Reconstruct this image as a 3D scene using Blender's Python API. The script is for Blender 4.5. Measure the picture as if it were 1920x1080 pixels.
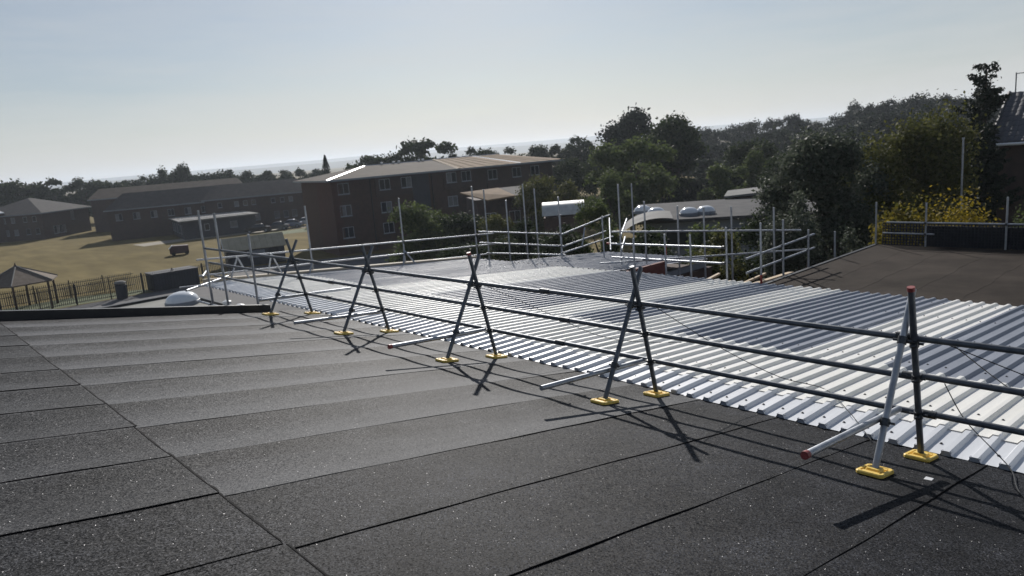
import bpy, math, random
import numpy as np
from mathutils import Vector, Matrix
R = math.radians
random.seed(7)
for o in list(bpy.data.objects): bpy.data.objects.remove(o)
scn = bpy.context.scene
COL = scn.collection

# ------------------------------------------------------------------ camera
PITCH, ROLL, YAW, FPX = 0.188010, 0.080382, 0.729517, 1352.54
CAM = Vector((-5.8746, 0.0, 10.5002))
fw = Vector((math.sin(YAW)*math.cos(PITCH), math.cos(YAW)*math.cos(PITCH), -math.sin(PITCH)))
r0 = Vector((math.cos(YAW), -math.sin(YAW), 0)); u0 = r0.cross(fw)
rt = r0*math.cos(ROLL) - u0*math.sin(ROLL); up = r0*math.sin(ROLL) + u0*math.cos(ROLL)
cd = bpy.data.cameras.new('camera'); cam = bpy.data.objects.new('camera', cd); COL.objects.link(cam)
cam.matrix_world = Matrix(((rt.x, up.x, -fw.x, CAM.x), (rt.y, up.y, -fw.y, CAM.y), (rt.z, up.z, -fw.z, CAM.z), (0, 0, 0, 1)))
cd.sensor_width = 36; cd.lens = FPX/1920*36; cd.clip_start = 0.05; cd.clip_end = 30000
cd.dof.use_dof = True; cd.dof.focus_distance = 6.0; cd.dof.aperture_fstop = 3.4
scn.camera = cam

# ------------------------------------------------------------------ sky, sun, exposure
SUN_AZ, SUN_EL = R(40.2), R(28.5)          # azimuth from +Y towards +X
w = bpy.data.worlds.new('World'); scn.world = w; w.use_nodes = True
nt = w.node_tree; bg = nt.nodes['Background']
sky = nt.nodes.new('ShaderNodeTexSky'); sky.sky_type = 'NISHITA'; sky.sun_disc = False
sky.sun_elevation = SUN_EL; sky.sun_rotation = SUN_AZ
sky.altitude = 60; sky.air_density = 1.1; sky.dust_density = 0.6; sky.ozone_density = 5.0
# thin milky veil of high haze and cirrus: thickens with the air mass towards the horizon all round
def wn(t, **k):
    n_ = nt.nodes.new(t)
    for a_, v_ in k.items(): setattr(n_, a_, v_)
    return n_
tcw = wn('ShaderNodeTexCoord'); sxw = wn('ShaderNodeSeparateXYZ'); nt.links.new(tcw.outputs['Generated'], sxw.inputs[0])
mxz = wn('ShaderNodeMath', operation='MAXIMUM'); mxz.inputs[1].default_value = 0.0; nt.links.new(sxw.outputs[2], mxz.inputs[0])
adz = wn('ShaderNodeMath', operation='ADD'); adz.inputs[1].default_value = 0.05; nt.links.new(mxz.outputs[0], adz.inputs[0])
mpw = wn('ShaderNodeMapping'); mpw.inputs['Scale'].default_value = (2.2, 2.2, 16); nt.links.new(tcw.outputs['Generated'], mpw.inputs[0])
nzw = wn('ShaderNodeTexNoise'); nzw.inputs['Scale'].default_value = 1.6; nzw.inputs['Detail'].default_value = 7; nzw.inputs['Roughness'].default_value = .58; nt.links.new(mpw.outputs[0], nzw.inputs['Vector'])
tau = wn('ShaderNodeMapRange'); tau.inputs['From Min'].default_value = .3; tau.inputs['From Max'].default_value = .7; tau.inputs['To Min'].default_value = -.06; tau.inputs['To Max'].default_value = -.16; nt.links.new(nzw.outputs[0], tau.inputs[0])
dvz = wn('ShaderNodeMath', operation='DIVIDE'); nt.links.new(tau.outputs[0], dvz.inputs[0]); nt.links.new(adz.outputs[0], dvz.inputs[1])
exz = wn('ShaderNodeMath', operation='EXPONENT'); nt.links.new(dvz.outputs[0], exz.inputs[0])
SKY_STRENGTH = 0.058
vm = wn('ShaderNodeMix', data_type='RGBA'); vm.inputs[6].default_value = (.63/SKY_STRENGTH, .637/SKY_STRENGTH, .625/SKY_STRENGTH, 1)
nt.links.new(exz.outputs[0], vm.inputs[0]); nt.links.new(sky.outputs[0], vm.inputs[7])
nt.links.new(vm.outputs[2], bg.inputs[0]); bg.inputs[1].default_value = SKY_STRENGTH
sd = bpy.data.lights.new('sun', 'SUN'); sd.energy = 5.0; sd.angle = R(0.6); sd.color = (1.0, 0.955, 0.90)
so = bpy.data.objects.new('sun', sd); COL.objects.link(so)
sdir = Vector((math.sin(SUN_AZ)*math.cos(SUN_EL), math.cos(SUN_AZ)*math.cos(SUN_EL), math.sin(SUN_EL)))
so.rotation_euler = sdir.to_track_quat('Z', 'Y').to_euler(); so.location = (0, 0, 60)
vs = scn.view_settings; vs.view_transform = 'Standard'; vs.look = 'None'; vs.gamma = 1.0; vs.exposure = 0.0
vs.use_curve_mapping = False
scn.render.resolution_x = 1024; scn.render.resolution_y = 576

# ------------------------------------------------------------------ helpers
WL = {}
def tag(o, label=None, cat=None, group=None, kind=None):
    if label: o['label'] = label
    if cat: o['category'] = cat
    if group: o['group'] = group
    if kind: o['kind'] = kind
    return o
def thing(name, label, cat, loc=(0, 0, 0), group=None, rz=0):
    o = bpy.data.objects.new(name, None); COL.objects.link(o); o.location = loc; o.rotation_euler = (0, 0, rz)
    o.empty_display_size = 0.3; WL[o.name] = Vector(loc)
    return tag(o, label, cat, group)
class MB:
    """collects shapes in world (or local) coordinates"""
    def __init__(s): s.v = []; s.f = []; s.m = []
    def add(s, vs_, fs, m=0):
        b = len(s.v); s.v += [tuple(v) for v in vs_]; s.f += [tuple(b+i for i in f) for f in fs]; s.m += [m]*len(fs); return s
    def hexa(s, p, m=0):  # 8 points: bottom 4 ccw, top 4
        return s.add(p, [(0, 3, 2, 1), (4, 5, 6, 7), (0, 1, 5, 4), (1, 2, 6, 5), (2, 3, 7, 6), (3, 0, 4, 7)], m)
    def box(s, x0, x1, y0, y1, z0, z1, m=0):
        return s.hexa([(x0, y0, z0), (x1, y0, z0), (x1, y1, z0), (x0, y1, z0), (x0, y0, z1), (x1, y0, z1), (x1, y1, z1), (x0, y1, z1)], m)
    def obox(s, o, ax, ay, lx, ly, z0, z1, m=0):  # oriented box, o corner (x,y), unit axes ax, ay
        p = [(o[0]+ax[0]*a+ay[0]*b, o[1]+ax[1]*a+ay[1]*b) for a, b in ((lx[0], ly[0]), (lx[1], ly[0]), (lx[1], ly[1]), (lx[0], ly[1]))]
        return s.hexa([(x, y, z0) for x, y in p]+[(x, y, z1) for x, y in p], m)
    def tube(s, a, b, r=.0242, n=10, r2=None, m=0, caps=True):
        a = Vector(a); b = Vector(b); d = (b-a).normalized(); r2 = r if r2 is None else r2
        t = Vector((0, 0, 1)) if abs(d.z) < .9 else Vector((1, 0, 0)); u = d.cross(t).normalized(); v = d.cross(u)
        vs_ = []
        for c, rr in ((a, r), (b, r2)):
            for i in range(n):
                q = 2*math.pi*i/n; vs_.append(c+(u*math.cos(q)+v*math.sin(q))*rr)
        fs = [(i, (i+1) % n, n+(i+1) % n, n+i) for i in range(n)]
        if caps: fs += [tuple(range(n-1, -1, -1)), tuple(range(n, 2*n))]
        return s.add(vs_, fs, m)
    def path(s, pts, r, n=6, m=0):
        pts = [Vector(p) for p in pts]; vs_ = []
        for k, p in enumerate(pts):
            d = (pts[min(k+1, len(pts)-1)]-pts[max(k-1, 0)]).normalized()
            t = Vector((0, 0, 1)) if abs(d.z) < .9 else Vector((1, 0, 0)); u = d.cross(t).normalized(); v = d.cross(u)
            rr = r[k] if isinstance(r, (list, tuple)) else r
            for i in range(n):
                q = 2*math.pi*i/n; vs_.append(p+(u*math.cos(q)+v*math.sin(q))*rr)
        fs = []
        for k in range(len(pts)-1):
            for i in range(n): fs.append((k*n+i, k*n+(i+1) % n, (k+1)*n+(i+1) % n, (k+1)*n+i))
        fs += [tuple(range(n-1, -1, -1)), tuple(range((len(pts)-1)*n, len(pts)*n))]
        return s.add(vs_, fs, m)
    def lathe(s, c, prof, n=16, sx=1, sy=1, m=0):  # prof: (r,z)
        vs_ = []
        for r, z in prof:
            for i in range(n):
                q = 2*math.pi*i/n; vs_.append((c[0]+math.cos(q)*r*sx, c[1]+math.sin(q)*r*sy, c[2]+z))
        fs = [(k*n+i, k*n+(i+1) % n, (k+1)*n+(i+1) % n, (k+1)*n+i) for k in range(len(prof)-1) for i in range(n)]
        fs += [tuple(range(n-1, -1, -1)), tuple(range((len(prof)-1)*n, len(prof)*n))]
        return s.add(vs_, fs, m)
    def prism(s, poly, d, m=0):  # poly of 3D points extruded along vector d
        n = len(poly); d = Vector(d); P = [Vector(p) for p in poly]
        return s.add(P+[p+d for p in P], [tuple(range(n-1, -1, -1)), tuple(range(n, 2*n))]+[(i, (i+1) % n, n+(i+1) % n, n+i) for i in range(n)], m)
    def mesh(s, name, mats, off=Vector((0, 0, 0)), smooth=False):
        me = bpy.data.meshes.new(name)
        me.from_pydata([(v[0]-off[0], v[1]-off[1], v[2]-off[2]) for v in s.v], [], s.f)
        for mt in (mats if isinstance(mats, (list, tuple)) else [mats]): me.materials.append(mt)
        if any(s.m): me.polygons.foreach_set('material_index', s.m)
        if smooth:
            me.polygons.foreach_set('use_smooth', [True]*len(me.polygons))
            me.set_sharp_from_angle(angle=R(40))
        me.update(); return me
    def build(s, name, mats, parent=None, smooth=False, local=False, loc=None):
        off = Vector((0, 0, 0))
        if loc is not None: off = Vector(loc)
        if parent is not None and not local: off = WL[parent.name]
        return obj(name, s.mesh(name, mats, off, smooth), parent, loc, off)
def obj(name, me, parent=None, loc=None, off=None):
    o = bpy.data.objects.new(name, me); COL.objects.link(o)
    if parent is not None: o.parent = parent
    elif loc is not None: o.location = loc
    WL[o.name] = Vector(off) if off is not None else Vector((0, 0, 0))
    return o
def copy_tree(o, parent=None):
    c = o.copy(); COL.objects.link(c); c.parent = parent
    for ch in o.children: copy_tree(ch, c)
    return c
def fix_normals(me):
    import bmesh
    bm = bmesh.new(); bm.from_mesh(me); bmesh.ops.recalc_face_normals(bm, faces=bm.faces); bm.to_mesh(me); bm.free()

# ------------------------------------------------------------------ materials
def mat(name, c1, c2=None, scale=3.0, rough=.7, metal=0, bump=0, bscale=40, spec=.5, coord='Object', detail=6, stretch=None, rough2=None):
    m = bpy.data.materials.new(name); m.use_nodes = True; n = m.node_tree.nodes; l = m.node_tree.links
    p = n['Principled BSDF']; p.inputs['Roughness'].default_value = rough; p.inputs['Metallic'].default_value = metal
    p.inputs['Specular IOR Level'].default_value = spec
    p.inputs['Base Color'].default_value = (*c1, 1)
    tc = n.new('ShaderNodeTexCoord'); src = tc.outputs[coord]
    if stretch:
        mp = n.new('ShaderNodeMapping'); mp.inputs['Scale'].default_value = stretch; l.new(src, mp.inputs[0]); src = mp.outputs[0]
    if c2 is not None:
        nz = n.new('ShaderNodeTexNoise'); nz.inputs['Scale'].default_value = scale; nz.inputs['Detail'].default_value = detail; nz.inputs['Roughness'].default_value = .6
        l.new(src, nz.inputs['Vector'])
        cr = n.new('ShaderNodeValToRGB'); cr.color_ramp.elements[0].position = .32; cr.color_ramp.elements[1].position = .68
        cr.color_ramp.elements[0].color = (*c1, 1); cr.color_ramp.elements[1].color = (*c2, 1)
        l.new(nz.outputs[0], cr.inputs[0]); l.new(cr.outputs[0], p.inputs['Base Color'])
        if rough2 is not None:
            mr = n.new('ShaderNodeMapRange'); mr.inputs['To Min'].default_value = rough; mr.inputs['To Max'].default_value = rough2
            l.new(nz.outputs[0], mr.inputs[0]); l.new(mr.outputs[0], p.inputs['Roughness'])
    if bump:
        n2 = n.new('ShaderNodeTexNoise'); n2.inputs['Scale'].default_value = bscale; n2.inputs['Detail'].default_value = 3
        l.new(src, n2.inputs['Vector'])
        b = n.new('ShaderNodeBump'); b.inputs['Strength'].default_value = bump; b.inputs['Distance'].default_value = .01
        l.new(n2.outputs[0], b.inputs['Height']); l.new(b.outputs[0], p.inputs['Normal'])
    return m
def leafmat(name, c1, c2, rough=.7, trans=.3, spec=.12):
    m = bpy.data.materials.new(name); m.use_nodes = True; n = m.node_tree.nodes; l = m.node_tree.links
    p = n['Principled BSDF']; p.inputs['Roughness'].default_value = rough; p.inputs['Specular IOR Level'].default_value = spec
    g = n.new('ShaderNodeNewGeometry'); cr = n.new('ShaderNodeValToRGB')
    cr.color_ramp.elements[0].color = (*c1, 1); cr.color_ramp.elements[1].color = (*c2, 1)
    l.new(g.outputs['Random Per Island'], cr.inputs[0]); l.new(cr.outputs[0], p.inputs['Base Color'])
    t = n.new('ShaderNodeBsdfTranslucent'); l.new(cr.outputs[0], t.inputs[0])
    mx = n.new('ShaderNodeMixShader'); mx.inputs[0].default_value = trans
    l.new(p.outputs[0], mx.inputs[1]); l.new(t.outputs[0], mx.inputs[2])
    l.new(mx.outputs[0], n['Material Output'].inputs[0]); return m
def feltmat(name, c1, c2, sparkle=True, rough=.62, dust=0, spec=.2):
    m = bpy.data.materials.new(name); m.use_nodes = True; n = m.node_tree.nodes; l = m.node_tree.links
    p = n['Principled BSDF']; p.inputs['Specular IOR Level'].default_value = spec
    tc = n.new('ShaderNodeTexCoord'); src = tc.outputs['Object']
    # fine mineral granules
    v = n.new('ShaderNodeTexVoronoi'); v.inputs['Scale'].default_value = 150; l.new(src, v.inputs['Vector'])
    big = n.new('ShaderNodeTexNoise'); big.inputs['Scale'].default_value = 1.3; big.inputs['Detail'].default_value = 5; big.inputs['Roughness'].default_value = .65
    l.new(src, big.inputs['Vector'])
    sep = n.new('ShaderNodeSeparateColor'); l.new(v.outputs['Color'], sep.inputs[0])
    ad = n.new('ShaderNodeMath'); ad.operation = 'MULTIPLY_ADD'; ad.inputs[1].default_value = .55
    l.new(sep.outputs[0], ad.inputs[0])
    sc = n.new('ShaderNodeMath'); sc.operation = 'MULTIPLY'; sc.inputs[1].default_value = .55; l.new(big.outputs[0], sc.inputs[0]); l.new(sc.outputs[0], ad.inputs[2])
    cr = n.new('ShaderNodeValToRGB'); cr.color_ramp.elements[0].position = .22; cr.color_ramp.elements[1].position = .70
    cr.color_ramp.elements[0].color = (*c1, 1); cr.color_ramp.elements[1].color = (*c2, 1)
    e_ = cr.color_ramp.elements.new(.86); e_.color = tuple(3.6*q for q in c2)+(1,)
    l.new(ad.outputs[0], cr.inputs[0])
    st = n.new('ShaderNodeTexNoise'); st.inputs['Scale'].default_value = .75; st.inputs['Detail'].default_value = 8; st.inputs['Roughness'].default_value = .7; st.inputs['Distortion'].default_value = .8
    ms = n.new('ShaderNodeMapping'); ms.inputs['Location'].default_value = (3.1, 7.7, 0); l.new(src, ms.inputs[0]); l.new(ms.outputs[0], st.inputs['Vector'])
    sm = n.new('ShaderNodeMapRange'); sm.inputs['From Min'].default_value = .35; sm.inputs['From Max'].default_value = .66; sm.inputs['To Min'].default_value = .62; sm.inputs['To Max'].default_value = 1.3; l.new(st.outputs[0], sm.inputs[0])
    sv = n.new('ShaderNodeVectorMath'); sv.operation = 'SCALE'; l.new(cr.outputs[0], sv.inputs[0]); l.new(sm.outputs[0], sv.inputs['Scale']); col_out = sv.outputs[0]
    if dust:     # pale grit, with the lap shading painted in as a fade across each strip
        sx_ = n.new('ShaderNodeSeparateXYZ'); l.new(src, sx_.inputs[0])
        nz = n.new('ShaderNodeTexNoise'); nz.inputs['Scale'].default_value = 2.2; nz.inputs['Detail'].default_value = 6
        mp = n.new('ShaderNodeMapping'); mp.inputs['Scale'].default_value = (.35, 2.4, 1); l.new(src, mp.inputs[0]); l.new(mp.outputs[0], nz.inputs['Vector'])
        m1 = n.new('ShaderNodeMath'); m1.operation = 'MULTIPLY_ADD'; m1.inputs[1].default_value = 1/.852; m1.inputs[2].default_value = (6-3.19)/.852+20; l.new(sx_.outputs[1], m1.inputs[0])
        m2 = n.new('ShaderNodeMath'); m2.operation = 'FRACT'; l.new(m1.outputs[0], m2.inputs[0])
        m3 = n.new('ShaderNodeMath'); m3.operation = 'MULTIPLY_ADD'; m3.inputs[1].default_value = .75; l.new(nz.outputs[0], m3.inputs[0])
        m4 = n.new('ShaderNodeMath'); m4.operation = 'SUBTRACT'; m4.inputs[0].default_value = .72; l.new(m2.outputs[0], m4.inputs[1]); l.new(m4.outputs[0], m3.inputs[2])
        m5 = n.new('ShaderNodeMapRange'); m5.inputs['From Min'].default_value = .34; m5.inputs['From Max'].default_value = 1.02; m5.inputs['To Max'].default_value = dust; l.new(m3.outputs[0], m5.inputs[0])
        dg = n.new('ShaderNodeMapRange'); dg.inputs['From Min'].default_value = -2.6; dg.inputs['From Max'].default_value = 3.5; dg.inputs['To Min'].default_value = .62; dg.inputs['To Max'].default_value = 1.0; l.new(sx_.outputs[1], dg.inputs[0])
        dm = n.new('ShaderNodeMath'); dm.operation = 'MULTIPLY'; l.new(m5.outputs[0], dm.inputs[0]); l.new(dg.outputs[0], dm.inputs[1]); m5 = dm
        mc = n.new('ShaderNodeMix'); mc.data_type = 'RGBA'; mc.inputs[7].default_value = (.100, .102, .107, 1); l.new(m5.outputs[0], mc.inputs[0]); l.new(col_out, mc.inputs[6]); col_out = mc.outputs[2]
    l.new(col_out, p.inputs['Base Color'])
    # granule facets tilt the surface
    sub = n.new('ShaderNodeVectorMath'); sub.operation = 'SUBTRACT'; sub.inputs[1].default_value = (.5, .5, .5); l.new(v.outputs['Color'], sub.inputs[0])
    scl = n.new('ShaderNodeVectorMath'); scl.operation = 'SCALE'; scl.inputs['Scale'].default_value = .55; l.new(sub.outputs[0], scl.inputs[0])
    geo = n.new('ShaderNodeNewGeometry'); add = n.new('ShaderNodeVectorMath'); add.operation = 'ADD'
    l.new(geo.outputs['Normal'], add.inputs[0]); l.new(scl.outputs[0], add.inputs[1])
    nor = n.new('ShaderNodeVectorMath'); nor.operation = 'NORMALIZE'; l.new(add.outputs[0], nor.inputs[0])
    bp = n.new('ShaderNodeBump'); bp.inputs['Strength'].default_value = .35; bp.inputs['Distance'].default_value = .02
    l.new(big.outputs[0], bp.inputs['Height']); l.new(nor.outputs[0], bp.inputs['Normal'])
    l.new(bp.outputs[0], p.inputs['Normal'])
    if sparkle:      # a few glassy granules
        v2 = n.new('ShaderNodeTexVoronoi'); v2.inputs['Scale'].default_value = 190; l.new(src, v2.inputs['Vector'])
        s2 = n.new('ShaderNodeSeparateColor'); l.new(v2.outputs['Color'], s2.inputs[0])
        lt = n.new('ShaderNodeMath'); lt.operation = 'LESS_THAN'; lt.inputs[1].default_value = .028; l.new(s2.outputs[2], lt.inputs[0])
        dd = n.new('ShaderNodeMath'); dd.operation = 'LESS_THAN'; dd.inputs[1].default_value = .42; l.new(v2.outputs['Distance'], dd.inputs[0])
        mu = n.new('ShaderNodeMath'); mu.operation = 'MULTIPLY'; l.new(lt.outputs[0], mu.inputs[0]); l.new(dd.outputs[0], mu.inputs[1])
        gl = n.new('ShaderNodeBsdfGlossy'); gl.inputs['Roughness'].default_value = .42; gl.inputs['Color'].default_value = (.13, .13, .135, 1)
        sb = n.new('ShaderNodeVectorMath'); sb.operation = 'SUBTRACT'; sb.inputs[1].default_value = (.5, .5, .5); l.new(v2.outputs['Color'], sb.inputs[0])
        s3 = n.new('ShaderNodeVectorMath'); s3.operation = 'SCALE'; s3.inputs['Scale'].default_value = .8; l.new(sb.outputs[0], s3.inputs[0])
        a3 = n.new('ShaderNodeVectorMath'); a3.operation = 'ADD'; l.new(geo.outputs['Normal'], a3.inputs[0]); l.new(s3.outputs[0], a3.inputs[1])
        n3 = n.new('ShaderNodeVectorMath'); n3.operation = 'NORMALIZE'; l.new(a3.outputs[0], n3.inputs[0]); l.new(n3.outputs[0], gl.inputs['Normal'])
        mx = n.new('ShaderNodeMixShader'); l.new(mu.outputs[0], mx.inputs[0]); l.new(p.outputs[0], mx.inputs[1]); l.new(gl.outputs[0], mx.inputs[2])
        l.new(mx.outputs[0], n['Material Output'].inputs[0])
    p.inputs['Roughness'].default_value = rough
    return m

M = {}
M['felt'] = feltmat('felt', (.0038, .0041, .0050), (.0190, .0200, .0232), spec=.055)
M['felt2'] = feltmat('felt_b', (.0040, .0043, .0052), (.0172, .0181, .0210), spec=.055)
M['felt_ds'] = feltmat('felt_dust_shaded', (.006, .0061, .0066), (.027, .0272, .029), dust=1.15, spec=.06)  # settled grit and the strips' banded shading, both in the colour
M['felt_ds2'] = feltmat('felt_slight_dust_shade', (.0048, .005, .0057), (.022, .0226, .0247), dust=.45, spec=.06)
M['gaz'] = mat('shelter_shingle', (.13, .105, .085), (.19, .155, .125), 3, .85, spec=.15)
M['classroof'] = mat('grey_flat_roof', (.060, .060, .064), (.095, .094, .096), .9, .9, spec=.1)
M['vault'] = mat('vault_sheet', (.40, .40, .39), (.55, .55, .53), 2.5, .5)
M['seam'] = mat('bitumen_seam', (.004, .004, .005), rough=.85, spec=.08)
M['brownfelt'] = mat('brown_felt', (.027, .022, .018), (.058, .047, .039), .8, .9, spec=.06, detail=12, bump=.5, bscale=60)
M['black'] = mat('black_trim', (.008, .009, .012), (.014, .015, .018), 5, .45)
M['sheet'] = mat('coated_sheet', (.21, .23, .27), (.30, .32, .365), 1.3, .42, spec=.25, bump=.04, bscale=6, rough2=.46, stretch=(.4, 2, 1))
M['cream'] = mat('cream_sheet', (.86, .85, .79), (.96, .945, .90), 1.6, .38, bump=.04, bscale=6, rough2=.55, stretch=(.4, 2, 1))
def translucent(m, f_, col):
    n = m.node_tree.nodes; l = m.node_tree.links; t = n.new('ShaderNodeBsdfTranslucent'); t.inputs[0].default_value = (*col, 1)
    mx = n.new('ShaderNodeMixShader'); mx.inputs[0].default_value = f_; l.new(n['Principled BSDF'].outputs[0], mx.inputs[1]); l.new(t.outputs[0], mx.inputs[2]); l.new(mx.outputs[0], n['Material Output'].inputs[0])
translucent(M['cream'], .10, (.97, .95, .90))
M['eave'] = mat('eaves_steel', (.60, .62, .645), (.70, .715, .74), 1.6, .4, bump=.04, bscale=6, rough2=.5, stretch=(.4, 2, 1))
M['filler'] = mat('grey_filler', (.36, .38, .42), rough=.8)
M['screw'] = mat('screw', (.03, .03, .035), rough=.4)
M['galv'] = mat('galvanised_tube', (.26, .28, .31), (.42, .44, .47), 9, .42, metal=.75, bump=.1, bscale=30, rough2=.55, stretch=(1, 1, 1))
M['galvd'] = mat('dull_tube', (.07, .08, .095), (.15, .165, .185), 8, .45, metal=.6, bump=.1, bscale=30, rough2=.6)
M['coupler'] = mat('coupler_steel', (.04, .045, .05), (.10, .105, .11), 30, .5, metal=.7)
M['yellow'] = mat('yellow_pad', (.74, .49, .07), (.84, .60, .14), 14, .55, bump=.2, bscale=30)
M['red'] = mat('red_cap', (.22, .035, .035), (.32, .07, .06), 20, .5)
M['redpaint'] = mat('red_band', (.30, .04, .03), rough=.6)
M['wire'] = mat('wire', (.012, .012, .013), rough=.5)
M['timber'] = mat('timber', (.42, .31, .19), (.60, .46, .30), 5, .75, stretch=(1, 6, 6))
M['board'] = mat('weathered_board', (.30, .26, .20), (.46, .40, .31), 4, .8, stretch=(.6, 5, 5))
M['redoxide'] = mat('red_membrane', (.10, .025, .02), (.17, .05, .04), 3, .8)
M['brick'] = mat('brown_brick', (.056, .035, .028), (.086, .052, .040), 2.2, .9)
M['brick2'] = mat('dark_brick', (.055, .040, .036), (.085, .058, .048), 2.0, .9)
M['brickred'] = mat('red_brick', (.065, .033, .027), (.090, .044, .034), 2.0, .9)
M['clad'] = mat('dark_cladding', (.03, .033, .042), (.045, .048, .058), 1.5, .7)
M['pvc'] = mat('white_pvc', (.32, .34, .37), (.40, .42, .44), 3, .5)
M['glass'] = mat('window_glass', (.015, .02, .028), rough=.08, spec=.6)
M['sash'] = mat('sash_grey', (.22, .24, .27), rough=.5)
M['rooftile'] = mat('grey_tile', (.045, .043, .044), (.068, .064, .062), 1.2, .85, spec=.12)
M['rooftan'] = mat('tan_roof', (.17, .112, .062), (.25, .168, .098), .8, .85, stretch=(1, 1, 1), spec=.1)
M['roofgrey'] = mat('pale_grey_roof', (.066, .054, .044), (.095, .078, .063), .8, .85, spec=.08)
M['roofpale'] = mat('pale_flat_roof', (.13, .128, .125), (.20, .198, .19), .5, .85, spec=.2)
M['lowroof'] = mat('lower_roof_felt', (.17, .17, .15), (.23, .23, .205), .7, .85)
M['white'] = mat('white_paint', (.72, .73, .74), (.80, .80, .80), 4, .35)
M['dome'] = mat('dome_plastic', (.70, .73, .76), (.78, .80, .82), 3, .15)
M['tarmac'] = mat('tarmac', (.085, .084, .086), (.12, .117, .115), .8, .9)
M['path'] = mat('pale_path', (.24, .21, .165), (.31, .28, .22), .5, .95)
M['wood'] = mat('dark_wood', (.055, .032, .020), (.085, .050, .030), 6, .8)
M['maroon'] = mat('maroon', (.040, .012, .018), (.055, .018, .024), 3, .6)
M['fence'] = mat('fence_steel', (.02, .018, .016), (.04, .032, .026), 6, .6)
M['bark'] = mat('bark', (.045, .034, .025), (.08, .062, .045), 8, .9)
M['net'] = mat('dark_netting', (.010, .012, .018), (.022, .025, .033), 6, .9)
M['pantile'] = mat('pantile', (.060, .062, .072), (.095, .095, .105), 4, .6)
M['tyre'] = mat('tyre', (.012, .012, .012), rough=.8)
M['shedroof'] = mat('shed_roof', (.34, .30, .21), (.44, .39, .29), 1.2, .85)
M['hill'] = mat('far_hill', (.030, .042, .034), (.055, .065, .045), .004, .95)
M['lf_dark'] = leafmat('leaf_dark', (.020, .032, .014), (.056, .076, .030))
M['lf_mid'] = leafmat('leaf_mid', (.050, .074, .024), (.12, .148, .052), trans=.42)
M['lf_olive'] = leafmat('leaf_olive', (.060, .070, .020), (.135, .135, .042), trans=.35)
M['lf_gloss'] = leafmat('leaf_glossy', (.040, .054, .035), (.12, .135, .10), rough=.6, trans=.34, spec=.08)
M['lf_yellow'] = leafmat('leaf_yellow', (.10, .09, .012), (.36, .265, .03), trans=.4)
M['lf_yg'] = leafmat('leaf_yellow_green', (.07, .075, .016), (.24, .19, .03), trans=.4)
M['lf_wood'] = leafmat('leaf_wood', (.011, .018, .012), (.034, .046, .026), trans=.25)
M['lf_far'] = leafmat('leaf_far', (.022, .036, .018), (.056, .074, .033), trans=.2)
M['lf_pine'] = leafmat('leaf_pine', (.012, .020, .014), (.034, .048, .028), trans=.08)
# dry field: two noises, brown-olive
def fieldmat():
    m = mat('dry_grass', (.126, .098, .037), (.190, .150, .066), .06, .95, bump=.6, bscale=3, coord='Object', detail=12, spec=.05)
    n = m.node_tree.nodes; l = m.node_tree.links; cr = [q for q in n if q.type == 'VALTORGB'][0]
    e = cr.color_ramp.elements.new(.24); e.color = (.070, .072, .022, 1); e = cr.color_ramp.elements.new(.80); e.color = (.175, .135, .062, 1)
    # mowing and foot wear: fine streaky mottling over the large patches
    tc = [q for q in n if q.type == 'TEX_COORD'][0]; mp = n.new('ShaderNodeMapping'); mp.inputs['Scale'].default_value = (1, .22, 1); mp.inputs['Rotation'].default_value = (0, 0, .5); l.new(tc.outputs['Object'], mp.inputs[0])
    nz = n.new('ShaderNodeTexNoise'); nz.inputs['Scale'].default_value = .55; nz.inputs['Detail'].default_value = 8; l.new(mp.outputs[0], nz.inputs['Vector'])
    mr = n.new('ShaderNodeMapRange'); mr.inputs['From Min'].default_value = .3; mr.inputs['From Max'].default_value = .7; mr.inputs['To Min'].default_value = .78; mr.inputs['To Max'].default_value = 1.18; l.new(nz.outputs[0], mr.inputs[0])
    sv = n.new('ShaderNodeVectorMath'); sv.operation = 'SCALE'; l.new(cr.outputs[0], sv.inputs[0]); l.new(mr.outputs[0], sv.inputs['Scale']); l.new(sv.outputs[0], n['Principled BSDF'].inputs['Base Color'])
    return m
M['field'] = fieldmat()
M['green'] = mat('mown_grass', (.055, .075, .022), (.10, .115, .038), .8, .95, bump=.5, bscale=8)

# ------------------------------------------------------------------ setting: ground, paths, hills
b = MB(); g = 9000
b.add([(-g, -g, 0), (g, -g, 0), (g, g, 0), (-g, g, 0)], [(0, 1, 2, 3)])
tag(b.build('ground', M['field']), kind='structure')
b = MB(); b.add([(-30, 40, .004), (46, 40, .004), (46, 62, .004), (37, 73.0, .004), (24, 80.5, .004), (21, 73.2, .004), (-30, 73.2, .004)], [tuple(range(7))])
tag(b.build('tarmac_yard', M['tarmac']), kind='structure')
b = MB(); b.add([(-30, 73.6, .008), (14, 73.6, .008), (14, 76.2, .008), (8, 79, .008), (-30, 79.0, .008)], [tuple(range(5))])
tag(b.build('grass_verge', M['green']), kind='structure')
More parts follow.
